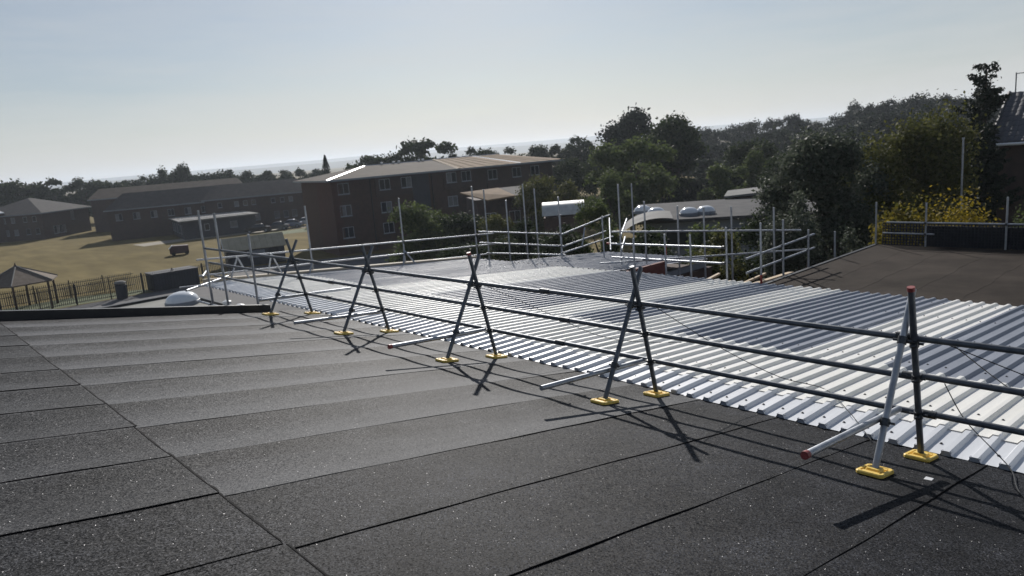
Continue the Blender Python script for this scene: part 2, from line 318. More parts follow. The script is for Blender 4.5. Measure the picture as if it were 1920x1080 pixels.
# pale worn track past the low annexe
b = MB(); pts = []
for t in range(13):
    q = t/12; x = 28+q*32; y = 131-q*10+math.sin(q*6)*1.2; pts.append((x, y))
b.add([(x, y-1.6-.9*(1-i/12)*4, .006) for i, (x, y) in enumerate(pts)]+[(x, y+1.2, .006) for x, y in pts],
      [(i, i+1, 14+i, 13+i) for i in range(12)])
tag(b.build('path', M['path']), kind='structure')
b = MB(); b.add([(44, 113, .005), (62, 106, .005), (64, 116, .005), (44, 119, .005)], [(0, 1, 2, 3)])
tag(b.build('grass_bank', M['green']), kind='structure')
def ridge(name, D, az0, az1, hs, thick):
    b = MB(); n = 90; rng = random.Random(D)
    fr = []; tp = []; bk = []
    for i in range(n+1):
        q = i/n; a = az0+(az1-az0)*q
        h = np.interp(q, [k/(len(hs)-1) for k in range(len(hs))], hs)+math.sin(q*31)*1.2+math.sin(q*77+1)*.6+rng.uniform(-.4, .4)
        s, c = math.sin(a), math.cos(a)
        fr.append((CAM.x+s*(D-thick), c*(D-thick), -3)); tp.append((CAM.x+s*D, c*D, h)); bk.append((CAM.x+s*(D+thick), c*(D+thick), -3))
    N = n+1
    b.add(fr+tp+bk, [(i, i+1, N+i+1, N+i) for i in range(n)]+[(N+i, N+i+1, 2*N+i+1, 2*N+i) for i in range(n)])
    tag(b.build(name, M['hill'], smooth=True), kind='structure')
ridge('hills', 4200, R(-12), R(95), [16, 22, 30, 38, 46, 50, 56, 52, 46, 40, 34], 500)
ridge('hills', 2600, R(-12), R(95), [10, 10, 13, 17, 22, 24, 22, 26, 24, 20, 18], 300)

# ------------------------------------------------------------------ the roof we stand on
H = 7.86; S1 = math.tan(0.176856); S2 = math.tan(0.0874); XE = .22; YEND = 12.62
school = thing('school_building', 'school building with black felt slope and ribbed white metal roof in the foreground', 'building', (2, 6, 0))
b = MB()
b.prism([(-9.6, -6, 0), (.1, -6, 0), (.1, -6, H-.14), (-9.6, -6, H+9.6*S1-.14)], (0, YEND+5.9, 0))
b.box(.15, 8.7, -6, 18.1, 0, H-1.25)
b.box(8.75, 15.2, -6, 8.0, 0, 6.98)
b.box(8.75, 13.6, 12.35, 16.2, 0, 6.45)
b.build('wall', M['brick'], school)
# felt roof: deck + single sheets
b = MB(); b.prism([(-9.8, -6.1, H+9.8*S1-.13), (.42, -6.1, H-.42*S1-.13), (.42, -6.1, H-.42*S1-.025), (-9.8, -6.1, H+9.8*S1-.025)], (0, YEND+6.1, 0))
fr = b.build('felt_roof', M['seam'], school)
def felt_sheet(x0, x1, yk, lift, seed, amp=.003, step=.003, dust_shaded=False):
    """one strip of roofing felt: crest at both laps where the layers double up, slack between"""
    rng = random.Random(seed); nx = 30; wdt = .93; PW = .852
    ys = [0, .012, .04, .09, .16, .25, .35, .45, .55, .65, .74, .80, .835, .852, .87, wdt]
    ph = [rng.uniform(0, 6.28) for _ in range(6)]
    b = MB(); vs_ = []
    def pt(x, t, dz):
        wob = .005*math.sin(x*2.1+ph[0])+.003*math.sin(x*6.3+ph[1])
        am = amp*(1+.25*math.sin(x*1.1+ph[4]))
        prof = am*abs(2*min(t, PW)/PW-1)**1.6+.0014*math.sin(x*1.7+ph[2])*math.sin(t*7+ph[3])+.0006*math.sin(x*7.1+ph[5])
        if t < .03: prof += step
        elif t < .25: prof += step*(1-(t-.03)/.22)
        if t > PW: prof -= .004
        y = yk+t+wob*(1 if t < .2 else .4)
        return (x, y, H-x*S1+lift+prof+dz)
    for dz in (0, -.005):
        for i in range(nx+1):
            x = x0+(x1-x0)*i/nx
            for t in ys: vs_.append(pt(x, t, dz))
    n = len(ys); o2 = (nx+1)*n; fs = []
    for i in range(nx):
        for j in range(n-1): fs.append((i*n+j, (i+1)*n+j, (i+1)*n+j+1, i*n+j+1))
    for i in range(nx): fs.append((i*n, o2+i*n, o2+(i+1)*n, (i+1)*n))
    for j in range(n-1):
        fs.append((j, j+1, o2+j+1, o2+j)); e = nx*n; fs.append((e+j+1, e+j, o2+e+j, o2+e+j+1))
    b.add(vs_, fs)
    sh = b.build('felt_sheet', M[dust_shaded] if dust_shaded else M['felt'] if rng.random() < .6 else M['felt2'], fr, smooth=True)
    return pt
def bead(pts, w_):
    """bitumen squeezed out along a lap, on the felt surface"""
    b = MB(); n = len(pts); vs_ = []
    rng = random.Random(n+int(pts[0][1]*100))
    for i, p in enumerate(pts):
        p = Vector(p); d = (Vector(pts[min(i+1, n-1)])-Vector(pts[max(i-1, 0)])).normalized(); sd_ = d.cross(Vector((0, 0, 1))).normalized()*w_*rng.uniform(.5, 1.25)
        vs_ += [p-sd_+Vector((0, 0, -.004)), p+Vector((0, 0, .0035)), p+sd_+Vector((0, 0, -.004))]
    b.add(vs_, [(3*i+j, 3*i+j+1, 3*i+j+4, 3*i+j+3) for i in range(n-1) for j in (0, 1)])
    o = b.build('lap_bead', M['seam'], fr); fix_normals(o.data)
P = .852
for k in range(-9, 11):
    y = 3.19+P*k; far = k > 0
    pt = felt_sheet(-4.66, .42, y, 0.0, 100+k, amp=.009 if far else .004, step=.0012 if far else .003, dust_shaded='felt_ds' if far else False)
    if not far: bead([pt(-4.58+4.95*i/70, -.004, .0) for i in range(71)], .005)
for k in range(-10, 11):
    y = 3.235+P*k+random.uniform(-.02, .02)
    xr = -4.60+random.uniform(-.012, .012)
    pt = felt_sheet(-9.7, xr, y, .005, 300+k, amp=.006, step=.002, dust_shaded='felt_ds2' if k > 0 else False)
    bead([pt(-9.6+(xr+9.6)*i/60, -.004, .0) for i in range(61)], .0045)
    bead([pt(xr+.004, .02+.83*i/14, -.001) for i in range(15)], .016)
# black upstand along the far gable end and an edge trim
b = MB(); b.prism([(-9.8, YEND-.03, H+9.8*S1-.05), (-.55, YEND-.03, H+.55*S1-.05), (-.55, YEND-.03, H+.55*S1+.13), (-9.8, YEND-.03, H+9.8*S1+.15)], (0, .11, 0))
b.build('upstand', M['black'], school)
# ribbed metal roof
b = MB()
for xp in (1.4, 3.2, 5.0, 6.8, 8.4): b.box(xp-.06, xp+.06, -5.9, 18.1, H-(xp-XE)*S2-.24, H-(xp-XE)*S2-.05)
b.box(8.9, 13.5, 12.5, 12.62, 6.35, 6.62); b.box(8.9, 13.5, 15.9, 16.05, 6.35, 6.62)
mr = b.build('metal_roof', M['sash'], school)
def rib_sheet(x0, x1, y0, zf, nr=5, pitch=.2, hr=.034, taper=.022, m='sheet', name='roof_sheet', solid=True):
    prof = []
    for i in range(nr):
        a = i*pitch; prof += [(a, 0), (a+.112, 0), (a+.112+taper, hr), (a+.2-taper-.004, hr)]
    prof += [(nr*pitch, 0), (nr*pitch+.03, .0006)]
    b = MB(); xs = [x0+(x1-x0)*q for q in (0, .25, .5, .75, 1)]; n = len(prof); vs_ = []
    for dz in ((0, -.002) if solid else (0,)):
        for x in xs:
            for (y, z) in prof: vs_.append((x, y0+y, zf(x)+z+dz+random.uniform(-.0008, .0008)))
    o2 = n*len(xs); fs = []
    for i in range(len(xs)-1):
        for j in range(n-1):
            fs.append((i*n+j, (i+1)*n+j, (i+1)*n+j+1, i*n+j+1))
            if solid: fs.append((o2+i*n+j, o2+i*n+j+1, o2+(i+1)*n+j+1, o2+(i+1)*n+j))
    if solid:
        for j in range(n-1):
            fs.append((j, j+1, o2+j+1, o2+j)); e = (len(xs)-1)*n; fs.append((e+j+1, e+j, o2+e+j, o2+e+j+1))
    b.add(vs_, fs)
    return b.build(name, M[m], mr)
def z_main(x): return H+.012-(x-XE)*S2
def z_row1(x): return H+.017-(x-XE)*S2
def z_eave(x): return H-.030-(x-XE)*.022
creams = {3, 6, 8, 12, 13}
screws = MB(); filler = MB()
for k in range(-5, 18):
    y0 = .22+k+0.0
    cream = k in creams
    rib_sheet(2.55+random.uniform(-.04, .04), 8.86+random.uniform(-.02, .03), y0, z_main, m='cream' if cream else 'sheet', name='rooflight_sheet' if cream else 'roof_sheet', solid=not cream)
    rib_sheet(XE+.58+random.uniform(-.02, .02), 2.75+random.uniform(-.03, .03), y0+.002, z_row1, m='cream', name='rooflight_sheet', solid=False)
    rib_sheet(XE+random.uniform(-.02, .02), XE+.66, y0-.003, z_eave, hr=.036, taper=.02, m='eave', name='eaves_sheet')
    for i in range(5): filler.box(XE+.002, XE+.03, y0+.2*i+.118, y0+.2*i+.19, H-.05, H+.001)
    for xp in (.45, 1.4, 3.2, 5.0, 6.8, 8.4):
        for i in range(5):
            if random.random() < .93:
                x = xp+random.uniform(-.02, .02); z = z_eave(x) if xp < .8 else z_row1(x) if xp < 2 else z_main(x)
                yy = y0+.2*i+.05+random.uniform(-.006, .006)
                screws.lathe((x, yy, z+.001), [(.014, 0), (.014, .003), (.008, .004), (.008, .010)], 6)
for k in range(12, 16):
    rib_sheet(8.70, 13.4, .34+k, lambda x: z_main(x)+.012, m='sheet')
fo_ = filler.build('foam_filler', M['filler'], mr); fo_['kind'] = 'stuff'
so_ = screws.build('screw', M['screw'], mr); so_['kind'] = 'stuff'
# far edge flashing and board
b = MB(); b.prism([(.3, 18.2, H-.06), (9.0, 18.2, H-8.8*S2-.06), (9.0, 18.2, H-8.8*S2+.10), (.3, 18.2, H+.10)], (0, .26, 0))
b.build('verge_trim', M['board'], school)
# brown roof to the right, kerbed
b = MB(); b.box(8.93, 15.3, -6.1, 8.05, 6.98, 7.075); br = b.build('brown_roof', M['brownfelt'], school)
b = MB(); b.box(8.93, 15.3, 8.06, 8.15, 6.9, 7.095); b.build('kerb', M['black'], school)
for i, yl in enumerate((7.1, 6.2, 5.2, 4.25, 3.2, 2.3)):      # laps of the old brown felt
    pts_ = [(8.95+6.3*k/24, yl+.03*math.sin(k*.7+i*2)+.02*math.sin(k*1.9+i), 7.077) for k in range(25)]
    b = MB(); vs_ = []
    for p in pts_: vs_ += [(p[0], p[1]-.05, 7.0755), (p[0], p[1]-.045, 7.0785), (p[0], p[1]+.06, 7.0755)]
    b.add(vs_, [(3*k+j, 3*k+3+j, 3*k+4+j, 3*k+1+j) for k in range(24) for j in (0, 1)]); o = b.build('felt_lap', M['brownfelt'], br); fix_normals(o.data)
# ------------------------------------------------------------------ trestle frames
def tri(o, *a): return o
def clamp(b, c, ax, s=.034):   # scaffold coupler: two-part collar with bolts
    c = Vector(c); ax = Vector(ax).normalized()
    b.tube(c-ax*.028, c+ax*.028, s, 10)
    t = ax.cross(Vector((0, 0, 1))) if abs(ax.z) < .9 else Vector((0, 1, 0)); t.normalize(); u = ax.cross(t)
    b.tube(c+t*s, c+t*(s+.035), .009, 6); b.tube(c-t*s, c-t*(s+.03), .010, 6)
    b.tube(c+u*s-t*.02, c+u*(s+.03)+t*.01, .010, 6)
def leg_pts():
    return (Vector((0, -.03, .02)), Vector((-.305, -.03, 1.425))), (Vector((-.754, .03, .155)), Vector((-.085, .03, 1.375)))
def make_trestle(label, y, tx, cap=True, dull=True, rot=0):
    t = thing('trestle_frame', label, 'scaffold frame', (0, y, H), 'crossed tube trestles along the roof guard rail')
    (a0, a1), (b0, b1) = leg_pts()
    m1 = M['galvd']; m2 = M['galv'] if not dull else M['galvd']
    l1 = MB().tube(a0, a1, n=14).build('leg', m1, t, True, True); l2 = MB().tube(b0, b1, n=14).build('leg', m2, t, True, True)
    for c, m in ((a1, 'red'), (b1, 'galvd')):
        d = Vector((-.215, 0, 1)).normalized() if c is a1 else Vector((.48, 0, .88)).normalized()
        if m == 'red' and cap: MB().tube(c-d*.02, c+d*.012, .0275, 14).build('end_cap', M['red'], t, True, True)
    for c, zf in ((a0, 0.0), (b0, .135)):
        b = MB(); sl = S1; hx, hy = .125, .095
        def pz(x, z): return -x*sl+z
        def ring(sx, sy, z): return [(c.x+px*sx, c.y+py*sy, zf+pz(px*sx, z)) for px, py in ((-1, -.8), (-.8, -1), (.8, -1), (1, -.8), (1, .8), (.8, 1), (-.8, 1), (-1, .8))]
        rings = [ring(hx, hy, .004), ring(hx, hy, .022), ring(hx*.93, hy*.93, .030), ring(hx*.80, hy*.76, .030), ring(hx*.74, hy*.70, .018), ring(.055, .055, .018), ring(.045, .045, .042), ring(.032, .032, .042)]
        vs_ = [p for r_ in rings for p in r_]
        fs = [(k*8+i, k*8+(i+1) % 8, (k+1)*8+(i+1) % 8, (k+1)*8+i) for k in range(len(rings)-1) for i in range(8)]
        fs += [tuple(range(7, -1, -1)), tuple(range((len(rings)-1)*8, len(rings)*8))]
        b.add(vs_, fs)
        for sx in (-1, 1):
            b.box(c.x+sx*hx*.62-.012, c.x+sx*hx*.62+.012, c.y-hy*.6, c.y+hy*.6, zf-sx*hx*.62*sl+.017, zf-sx*hx*.62*sl+.027)
        b.build('foot_pad', M['yellow'], t, False, True)
    # transom tube lying across at low level
    tl, tr_ = tx
    MB().tube(tl, tr_, n=14).build('transom', M['galv'], t, True, True)
    d = (Vector(tl)-Vector(tr_)).normalized()
    if cap: MB().tube(Vector(tl)-d*.03, Vector(tl)+d*.012, .0275, 14).build('end_cap', M['red'], t, True, True)
    ad = (a1-a0).normalized(); bd = (b1-b0).normalized()
    for z, leg in ((.99, 0), (.70, 0), (.385, 0), (1.02, 1), (.47, 1)):
        q0, q1, dd = (a0, a1, ad) if leg == 0 else (b0, b1, bd)
        p = q0+(q1-q0)*((z-q0.z)/(q1.z-q0.z))
        b = MB(); clamp(b, p, dd); 
        b.tube(p+Vector((.0, 0, -.02)), p+Vector((.05, 0, -.01)), .022, 8)
        b.build('coupler', M['coupler'], t, True, True)
    return t
FY = [1.914, 4.464, 7.014, 9.564, 12.114]
TX = [((-1.72, .085, .605), (-.16, .085, .43)), ((-1.55, .085, .50), (-.04, .085, .37)), ((-1.52, .085, .50), (-.04, .085, .37)), ((-1.48, .085, .46), (-.04, .085, .32)), ((-.9, .085, .42), (.9, .085, .30))]
FL = ['nearest crossed tube trestle with red end caps and yellow feet at the right',
      'second nearest crossed tube trestle, straddling its yellow feet right of the photo centre',
      'middle one of the five crossed tube trestles, just left of the photo centre',
      'fourth crossed tube trestle counted away from the viewer along the guard rail',
      'farthest crossed tube trestle, beside the end of the black upstand']
for i, y in enumerate(FY): make_trestle(FL[i], y, TX[i], cap=(i in (0, 2)), dull=(i != 0))
# three long guard rails clamped to the trestles
for z, xo, lab, dull in ((1.03, -.195, 'top guard rail tube running the length of the trestles', 0), (.70, -.115, 'middle guard rail tube running the length of the trestles', 0), (.385, -.035, 'lowest guard rail tube running the length of the trestles', 1)):
    t = thing('guard_rail', lab, 'rail', (xo, 6, H+z), 'long rails of the roof edge barrier')
    rng = random.Random(int(z*100)); segs = [-1.5, 1.85+rng.uniform(-.2, .1), 6.2+rng.uniform(-1, .3), 11.0+rng.uniform(-.5, .6), 16.6]
    zz = H+z
    for i in range(4):
        o0, o1 = rng.uniform(-.008, .008), rng.uniform(-.008, .008)
        MB().tube((xo+o0, segs[i]-.0, zz+o0), (xo+o1, segs[i+1]-.004, zz+o1), n=14).build('tube', M['galvd'], t, True)
        if i: MB().tube((xo, segs[i]-.07, zz), (xo, segs[i]+.07, zz), .031, 10).tube((xo+.03, segs[i]-.03, zz+.02), (xo+.05, segs[i]-.03, zz-.03), .01, 6).build('sleeve_coupler', M['coupler'], t, True)
# hanging wires
def wire(label, pts, r=.004, m='wire'):
    P0 = [Vector(p) for p in pts]; out = []
    n = len(P0)
    for i in range(n-1):
        p0 = P0[max(0, i-1)]; p1 = P0[i]; p2 = P0[i+1]; p3 = P0[min(n-1, i+2)]
        for k in range(8):
            t = k/8; out.append(.5*((2*p1)+(p2-p0)*t+(2*p0-5*p1+4*p2-p3)*t*t+(3*p1-p0-3*p2+p3)*t**3))
    out.append(P0[-1])
    tag(MB().path(out, r, 6).build('wire', M[m], smooth=True, loc=tuple(P0[0])), label, 'wire', 'loose wires hanging from the barrier')
def mz(x): return H-(x-XE)*S2+.05
wire('black wire hanging from the lowest rail down to the felt beside the nearest trestle', [(-.05, 1.72, H+.66), (.10, 1.62, H+.35), (.22, 1.45, H+.10), (.1, 1.30, H+.02), (-.35, 1.15, H+.075), (-.8, .9, H+.16)])
wire('black wire sloping from the top rail by the nearest trestle out to the right', [(-.15, 1.70, H+1.0), (.05, 1.3, H+.80), (.35, .7, H+.50), (.6, .1, H+.2), (.8, -.4, H+.05)])
wire('slack black wire lying across the metal sheets behind the nearest trestle', [(-.15, 1.65, H+1.0), (.7, 1.3, mz(.7)+.35), (1.4, .9, mz(1.4)+.12), (2.2, .5, mz(2.2)), (3.2, -.2, mz(3.2))])
wire('looped wire dangling onto the metal sheets beside the second nearest trestle', [(-.18, 4.25, H+1.0), (.5, 4.0, mz(.5)+.45), (1.0, 3.6, mz(1.0)+.1), (1.2, 3.2, mz(1.2)), (.6, 2.7, mz(.6)), (.1, 2.3, H-.0)])
wire('looped wire dangling onto the metal sheets beside the middle trestle', [(-.18, 6.85, H+1.0), (.6, 6.6, mz(.6)+.5), (1.3, 6.3, mz(1.3)+.12), (1.9, 5.9, mz(1.9)), (2.6, 5.2, mz(2.6))])
b = MB(); b.box(-.61, -.55, 1.62, 1.67, H+.105, H+.112); tag(b.build('paper_scrap', M['white'], loc=(-.58, 1.645, H+.105)), 'small white scrap lying on the felt beside the nearest yellow foot', 'scrap')

# ------------------------------------------------------------------ edge scaffolds round the metal roof
def scaffold(label, loc, standards, rails, braces=(), boards=(), red=()):
    t = thing('edge_scaffold', label, 'scaffold', loc, 'tube scaffolds round the metal roof')
    for s in standards:
        x, y, z0, z1 = s[:4]; lx, ly = random.uniform(-.02, .02), random.uniform(-.02, .02)
        MB().tube((x, y, z0), (x+lx, y+ly, z1), n=10).build('standard', M['galv'], t, True)
    for a, c in rails: MB().tube(a, c, n=10).build('rail', M['galv'], t, True)
    for a, c in braces: MB().tube(a, c, n=8).build('brace', M['galv'], t, True)
    for q in boards: MB().prism(*q).build('toe_board', M['board'], t)
    for a, c in red: MB().tube(a, c, .0262, 10).build('red_band', M['redpaint'], t, True)
    # couplers where a rail passes a standard
    for s in standards:
        for a, c in rails:
            a_, c_ = Vector(a), Vector(c); d = (c_-a_); L = d.length; dn = d/L
            p = Vector((s[0], s[1], a_.z)); tt = (Vector((s[0], s[1], 0))-Vector((a_.x, a_.y, 0))).dot(Vector((dn.x, dn.y, 0)))/(dn.x**2+dn.y**2)
            q = a_+dn*tt
            if -.1 < tt < L+.1 and math.hypot(q.x-s[0], q.y-s[1]) < .12 and s[2] < q.z < s[3]:
                bb = MB(); clamp(bb, q, dn, .036); bb.build('coupler', M['coupler'], t, True)
    return t
def rz(x, h): return 7.86-(x-.22)*S2+h
scaffold('scaffold standards at the far left end of the trestle rails', (-.25, 15.5, 0),
    [(-.22, 16.5, 0, 9.75), (-.22, 15.55, 0, 9.70), (-.22, 13.95, 7.3, 9.3), (3.3, 18.45, 0, 9.46), (.45, 18.45, 0, 8.75)],
    [((-.26, 16.75, 8.25), (.5, 18.6, 8.15)), ((-.26, 17.4, 7.62), (-.2, 12.2, 7.62)), ((-.7, 16.6, 8.02), (1.0, 18.6, 7.9)), ((-.6, 14.2, 7.55), (-.2, 12.25, 7.75))],
    [((.9, 18.3, 7.75), (1.15, 18.2, 8.4)), ((1.4, 18.2, 7.75), (1.15, 18.2, 8.4)), ((1.9, 18.3, 7.7), (2.05, 18.2, 8.35)), ((2.3, 18.2, 7.7), (2.05, 18.2, 8.35)), ((-.22, 15.5, 7.35), (-.9, 16.6, 6.2))])
scaffold('long scaffold guard rail along the far end of the metal roof', (5, 18.4, 0),
    [(6.3, 18.4, 0, 9.36), (9.15, 18.4, 0, 9.45), (9.75, 18.5, 0, 9.3)],
    [((.2, 18.36, rz(.2, .60)), (9.9, 18.36, rz(9.9, .80))), ((.2, 18.36, rz(.2, .20)), (9.9, 18.36, rz(9.9, .44))), ((-.3, 18.36, rz(-.3, -.05)), (9.9, 18.36, rz(9.9, .12)))],
    [((6.05, 18.15, rz(6, -.02)), (6.3, 18.38, rz(6.3, .45))), ((6.55, 18.15, rz(6.5, -.02)), (6.3, 18.38, rz(6.3, .45))), ((3.0, 18.15, rz(3, -.02)), (3.28, 18.38, rz(3.3, .4)))])
scaffold('scaffold corner stepping in at the far right of the metal roof', (10, 17, 0),
    [(9.62, 17.3, 0, 8.95), (10.6, 17.5, 0, 9.38), (10.9, 17.3, 0, 9.2), (10.6, 15.9, 0, 8.95), (11.35, 16.6, 0, 8.3), (11.5, 14.9, 0, 8.25), (13.4, 15.2, 0, 9.1)],
    [((9.3, 18.4, 7.95), (10.55, 15.75, 7.78)), ((9.3, 18.4, 7.58), (10.55, 15.75, 7.40)), ((10.5, 15.85, 7.75), (14.6, 17.2, 7.9)), ((10.5, 15.85, 7.36), (14.2, 17.1, 7.35)), ((10.5, 15.85, 7.16), (14.6, 17.1, 7.10)), ((9.4, 18.2, 7.22), (10.55, 15.7, 7.12))],
    [((12.0, 16.3, 7.15), (12.3, 16.4, 7.75)), ((13.0, 15.9, 6.9), (14.8, 17.4, 7.75))])
scaffold('scaffold rails with red marks round the opening beside the brown roof', (9.6, 11, 0),
    [(10.05, 13.05, 0, 9.34), (9.0, 11.75, 6.8, 8.0), (9.0, 10.75, 6.7, 8.15), (8.98, 10.0, 6.8, 8.15), (8.98, 9.02, 6.6, 8.36), (10.6, 12.6, 0, 8.8), (10.8, 11.6, 0, 8.65), (11.0, 10.9, 0, 8.6), (11.2, 10.2, 0, 8.6), (11.0, 8.9, 0, 8.6), (9.2, 8.28, 5.5, 8.45)],
    [((9.9, 13.25, 7.67), (8.9, 9.1, 7.90)), ((9.95, 13.3, 7.27), (8.9, 9.1, 7.52)), ((10.1, 13.4, 7.98), (11.2, 8.3, 8.02)), ((10.0, 13.0, 7.85), (13.2, 15.3, 7.95)), ((10.0, 13.0, 7.42), (12.2, 14.6, 7.5)), ((9.3, 13.2, 7.20), (11.8, 8.4, 7.45))],
    red=[((9.0, 10.75, 7.62), (9.0, 10.75, 7.86)), ((9.2, 8.28, 6.95), (9.2, 8.28, 7.25)), ((9.95, 13.46, 7.67), (9.92, 13.34, 7.67))])
scaffold('low scaffold rail at the left edge of the brown roof under the glossy tree', (10.5, 8.2, 0),
    [(10.2, 8.26, 6.2, 8.4), (11.5, 8.26, 6.2, 8.0), (13.0, 8.26, 6.2, 7.75)],
    [((8.6, 8.3, 7.72), (11.9, 8.3, 7.83)), ((8.6, 8.3, 7.40), (11.9, 8.3, 7.48))])
scaffold('scaffold rail with tall standards behind the brown roof, in front of the yellow shrub', (15.2, 4, 0),
    [(15.25, 8.1, 0, 8.28), (15.25, 6.82, 0, 8.26), (15.25, 4.98, 6.9, 8.40), (15.25, 3.6, 6.9, 8.4), (15.25, .5, 0, 8.5)],
    [((15.22, 7.8, 7.72), (15.22, -3, 7.74)), ((15.22, 7.9, 7.42), (15.22, 6.6, 7.42))])
tag(MB().tube((25.8, 9.0, 0), (25.8, 9.0, 9.55), .035, 8).tube((25.8, 9.0, 9.55), (25.8, 9.0, 9.62), .05, 8).build('pole', M['galv'], smooth=True, loc=(25.8, 9.0, 0)), 'thin pale pole rising out of the shrubs before the dark conifer', 'pole')
# netting below that rail
t = thing('debris_netting', 'dark debris netting hung under the scaffold rail behind the brown roof', 'netting', (15.35, 2, 7.05))
b = MB()
for i in range(140):
    y = 7.95-i*.078; b.tube((15.35+random.uniform(-.01, .01), y, 7.06), (15.35+random.uniform(-.01, .01), y+random.uniform(-.02, .02), 7.70), random.uniform(.012, .024), 4)
for z in np.arange(7.08, 7.7, .075): b.tube((15.345, 7.95, z), (15.345, -2.9, z+.01), .013, 4)
n_ = b.build('mesh', M['net'], t); n_['kind'] = 'stuff'
MB().box(15.42, 15.46, -2.9, 6.85, 7.06, 7.62).build('backing_sheet', M['net'], t)
# opening: lower deck, red membrane, timbers
t = thing('roof_opening', 'sunken opening lined with red membrane between metal and brown roofs', 'opening', (10, 10, 0))
MB().box(8.8, 11.2, 8.25, 12.3, 0, 6.55).build('deck', M['clad'], t)
MB().box(8.9, 9.1, 10.3, 12.28, 6.55, 7.0).box(9.1, 11.0, 12.2, 12.3, 6.55, 7.05).build('membrane', M['redoxide'], t)
def plank(label, a, c, w_=.11, h_=.05):
    a = Vector(a); c = Vector(c); d = (c-a).normalized(); s = d.cross(Vector((0, 0, 1))).normalized()*w_/2; u = Vector((0, 0, h_))
    b = MB().hexa([a-s, c-s, c+s, a+s, a-s+u, c-s+u, c+s+u, a+s+u])
    me = b.mesh('timber_plank', M['timber'], a); fix_normals(me)
    tag(obj('timber_plank', me, loc=tuple(a), off=a), label, 'plank', 'timbers round the roof opening')
plank('pale plank on edge nearest the metal sheets in the roof opening', (9.05, 9.75, 6.85), (9.05, 9.1, 6.85), .05, .13)
plank('short lit plank stacked at the middle of the roof opening', (9.12, 9.6, 6.98), (9.25, 9.05, 6.98), .2, .05)
plank('long pale plank leaning by the red membrane', (9.15, 10.15, 6.75), (9.9, 9.8, 7.02), .09, .05)
plank('grey plank along the brown roof kerb side of the opening', (9.2, 8.55, 6.96), (11.0, 8.45, 6.96), .12, .05)
plank('thin batten across the opening beside the long plank', (9.1, 8.9, 6.9), (10.9, 9.1, 6.9), .06, .05)

# ------------------------------------------------------------------ lower flat roof with dome
t = thing('flat_roofed_wing', 'lower flat roofed wing with pale roof and black edge behind the felt gable', 'building', (-8, 28, 0))
MB().box(-30, 6.35, 14.5, 40.0, 0, 4.2).build('wall', M['brick'], t)
MB().box(-30.1, 6.45, 14.4, 40.1, 4.2, 4.3).build('roof', M['lowroof'], t)
b = MB(); b.box(-30.2, 6.6, 40.1, 40.35, 4.05, 4.42); b.box(6.45, 6.6, 14.4, 40.1, 4.05, 4.40); b.build('edge_trim', M['black'], t)
def dome(parent, c, r, sx=1, sy=1, name='rooflight_dome'):
    b = MB(); b.lathe((c[0], c[1], c[2]), [(r*1.02, 0), (r*1.02, .18), (r*.96, .20)], 24, sx, sy); k = b.build('rooflight_kerb', M['sash'], parent)
    b = MB(); b.lathe((c[0], c[1], c[2]+.20), [(r*.98, 0), (r*.97, .06*r), (r*.88, .24*r), (r*.70, .40*r), (r*.45, .51*r), (r*.2, .56*r), (r*.02, .57*r)], 28, sx, sy)
    b.build(name, M['dome'], parent, smooth=True)
dome(t, (5.45, 37.2, 4.3), .80)
for dx, dy in ((6.15, 33.2), (6.1, 31.6)):
    MB().lathe((dx, dy, 4.3), [(.10, 0), (.10, .28), (.2, .3), (.2, .42), (.06, .48)], 12).build('vent_cowl', M['white'], t, True)

# ------------------------------------------------------------------ railing fence
def railing(label, x0, x1, y, h, loc, post_step):
    t = thing('railing_fence', label, 'fence', loc)
    b = MB(); n = int((x1-x0)/.16)
    for i in range(n): x = x0+i*.16; b.box(x-.02, x+.02, y-.02, y+.02, .12, h-.05)
    k = b.build('picket', M['fence'], t); k['kind'] = 'stuff'
    for z in (.25, h-.25): MB().box(x0, x1, y-.03, y+.03, z-.025, z+.025).build('rail', M['fence'], t)
    x = x0
    while x <= x1+.01: MB().box(x-.05, x+.05, y-.05, y+.05, 0, h+.08).build('post', M['fence'], t); x += post_step
railing('dark railing fence between the brown field and the tarmac strip', -12, 21.6, 73.4, 1.9, (5, 73.4, 0), 2.8)
railing('second dark railing behind the grass strip beside the hexagonal shelter', -12, 14, 79.2, 1.6, (1, 79.2, 0), 2.9)
# hexagonal shelter
t = thing('garden_shelter', 'hexagonal open sided shelter with hipped grey roof and wooden posts', 'shelter', (4.0, 76.2, 0))
cx, cy, rr = 4.0, 76.2, 2.75
hexp = [(cx+math.cos(R(60*k+12))*rr, cy+math.sin(R(60*k+12))*rr) for k in range(6)]
for k in range(6):
    (xa, ya), (xb, yb) = hexp[k], hexp[(k+1) % 6]
    o = 1.16; A = (cx+(xa-cx)*o, cy+(ya-cy)*o, 2.55); B_ = (cx+(xb-cx)*o, cy+(yb-cy)*o, 2.55); T_ = (cx, cy, 3.95)
    MB().add([A, B_, T_, (A[0], A[1], A[2]-.1), (B_[0], B_[1], B_[2]-.1), (cx, cy, 3.8)], [(0, 1, 2), (0, 3, 4, 1), (3, 5, 4)]).build('roof_panel', M['gaz'], t)
    MB().tube(Vector(A)+Vector((0, 0, .03)), Vector(T_)+Vector((0, 0, .03)), .06, 6).build('hip_cap', M['roofpale'], t)
    MB().box(xa-.08, xa+.08, ya-.08, ya+.08, 0, 2.6).build('post', M['wood'], t)
    MB().tube((xa, ya, 2.45), (xb, yb, 2.45), .06, 6).build('beam', M['wood'], t)
MB().lathe((cx, cy, 3.9), [(.12, 0), (.14, .1), (.05, .2), (.06, .28), (.01, .36)], 8).build('finial', M['wood'], t)
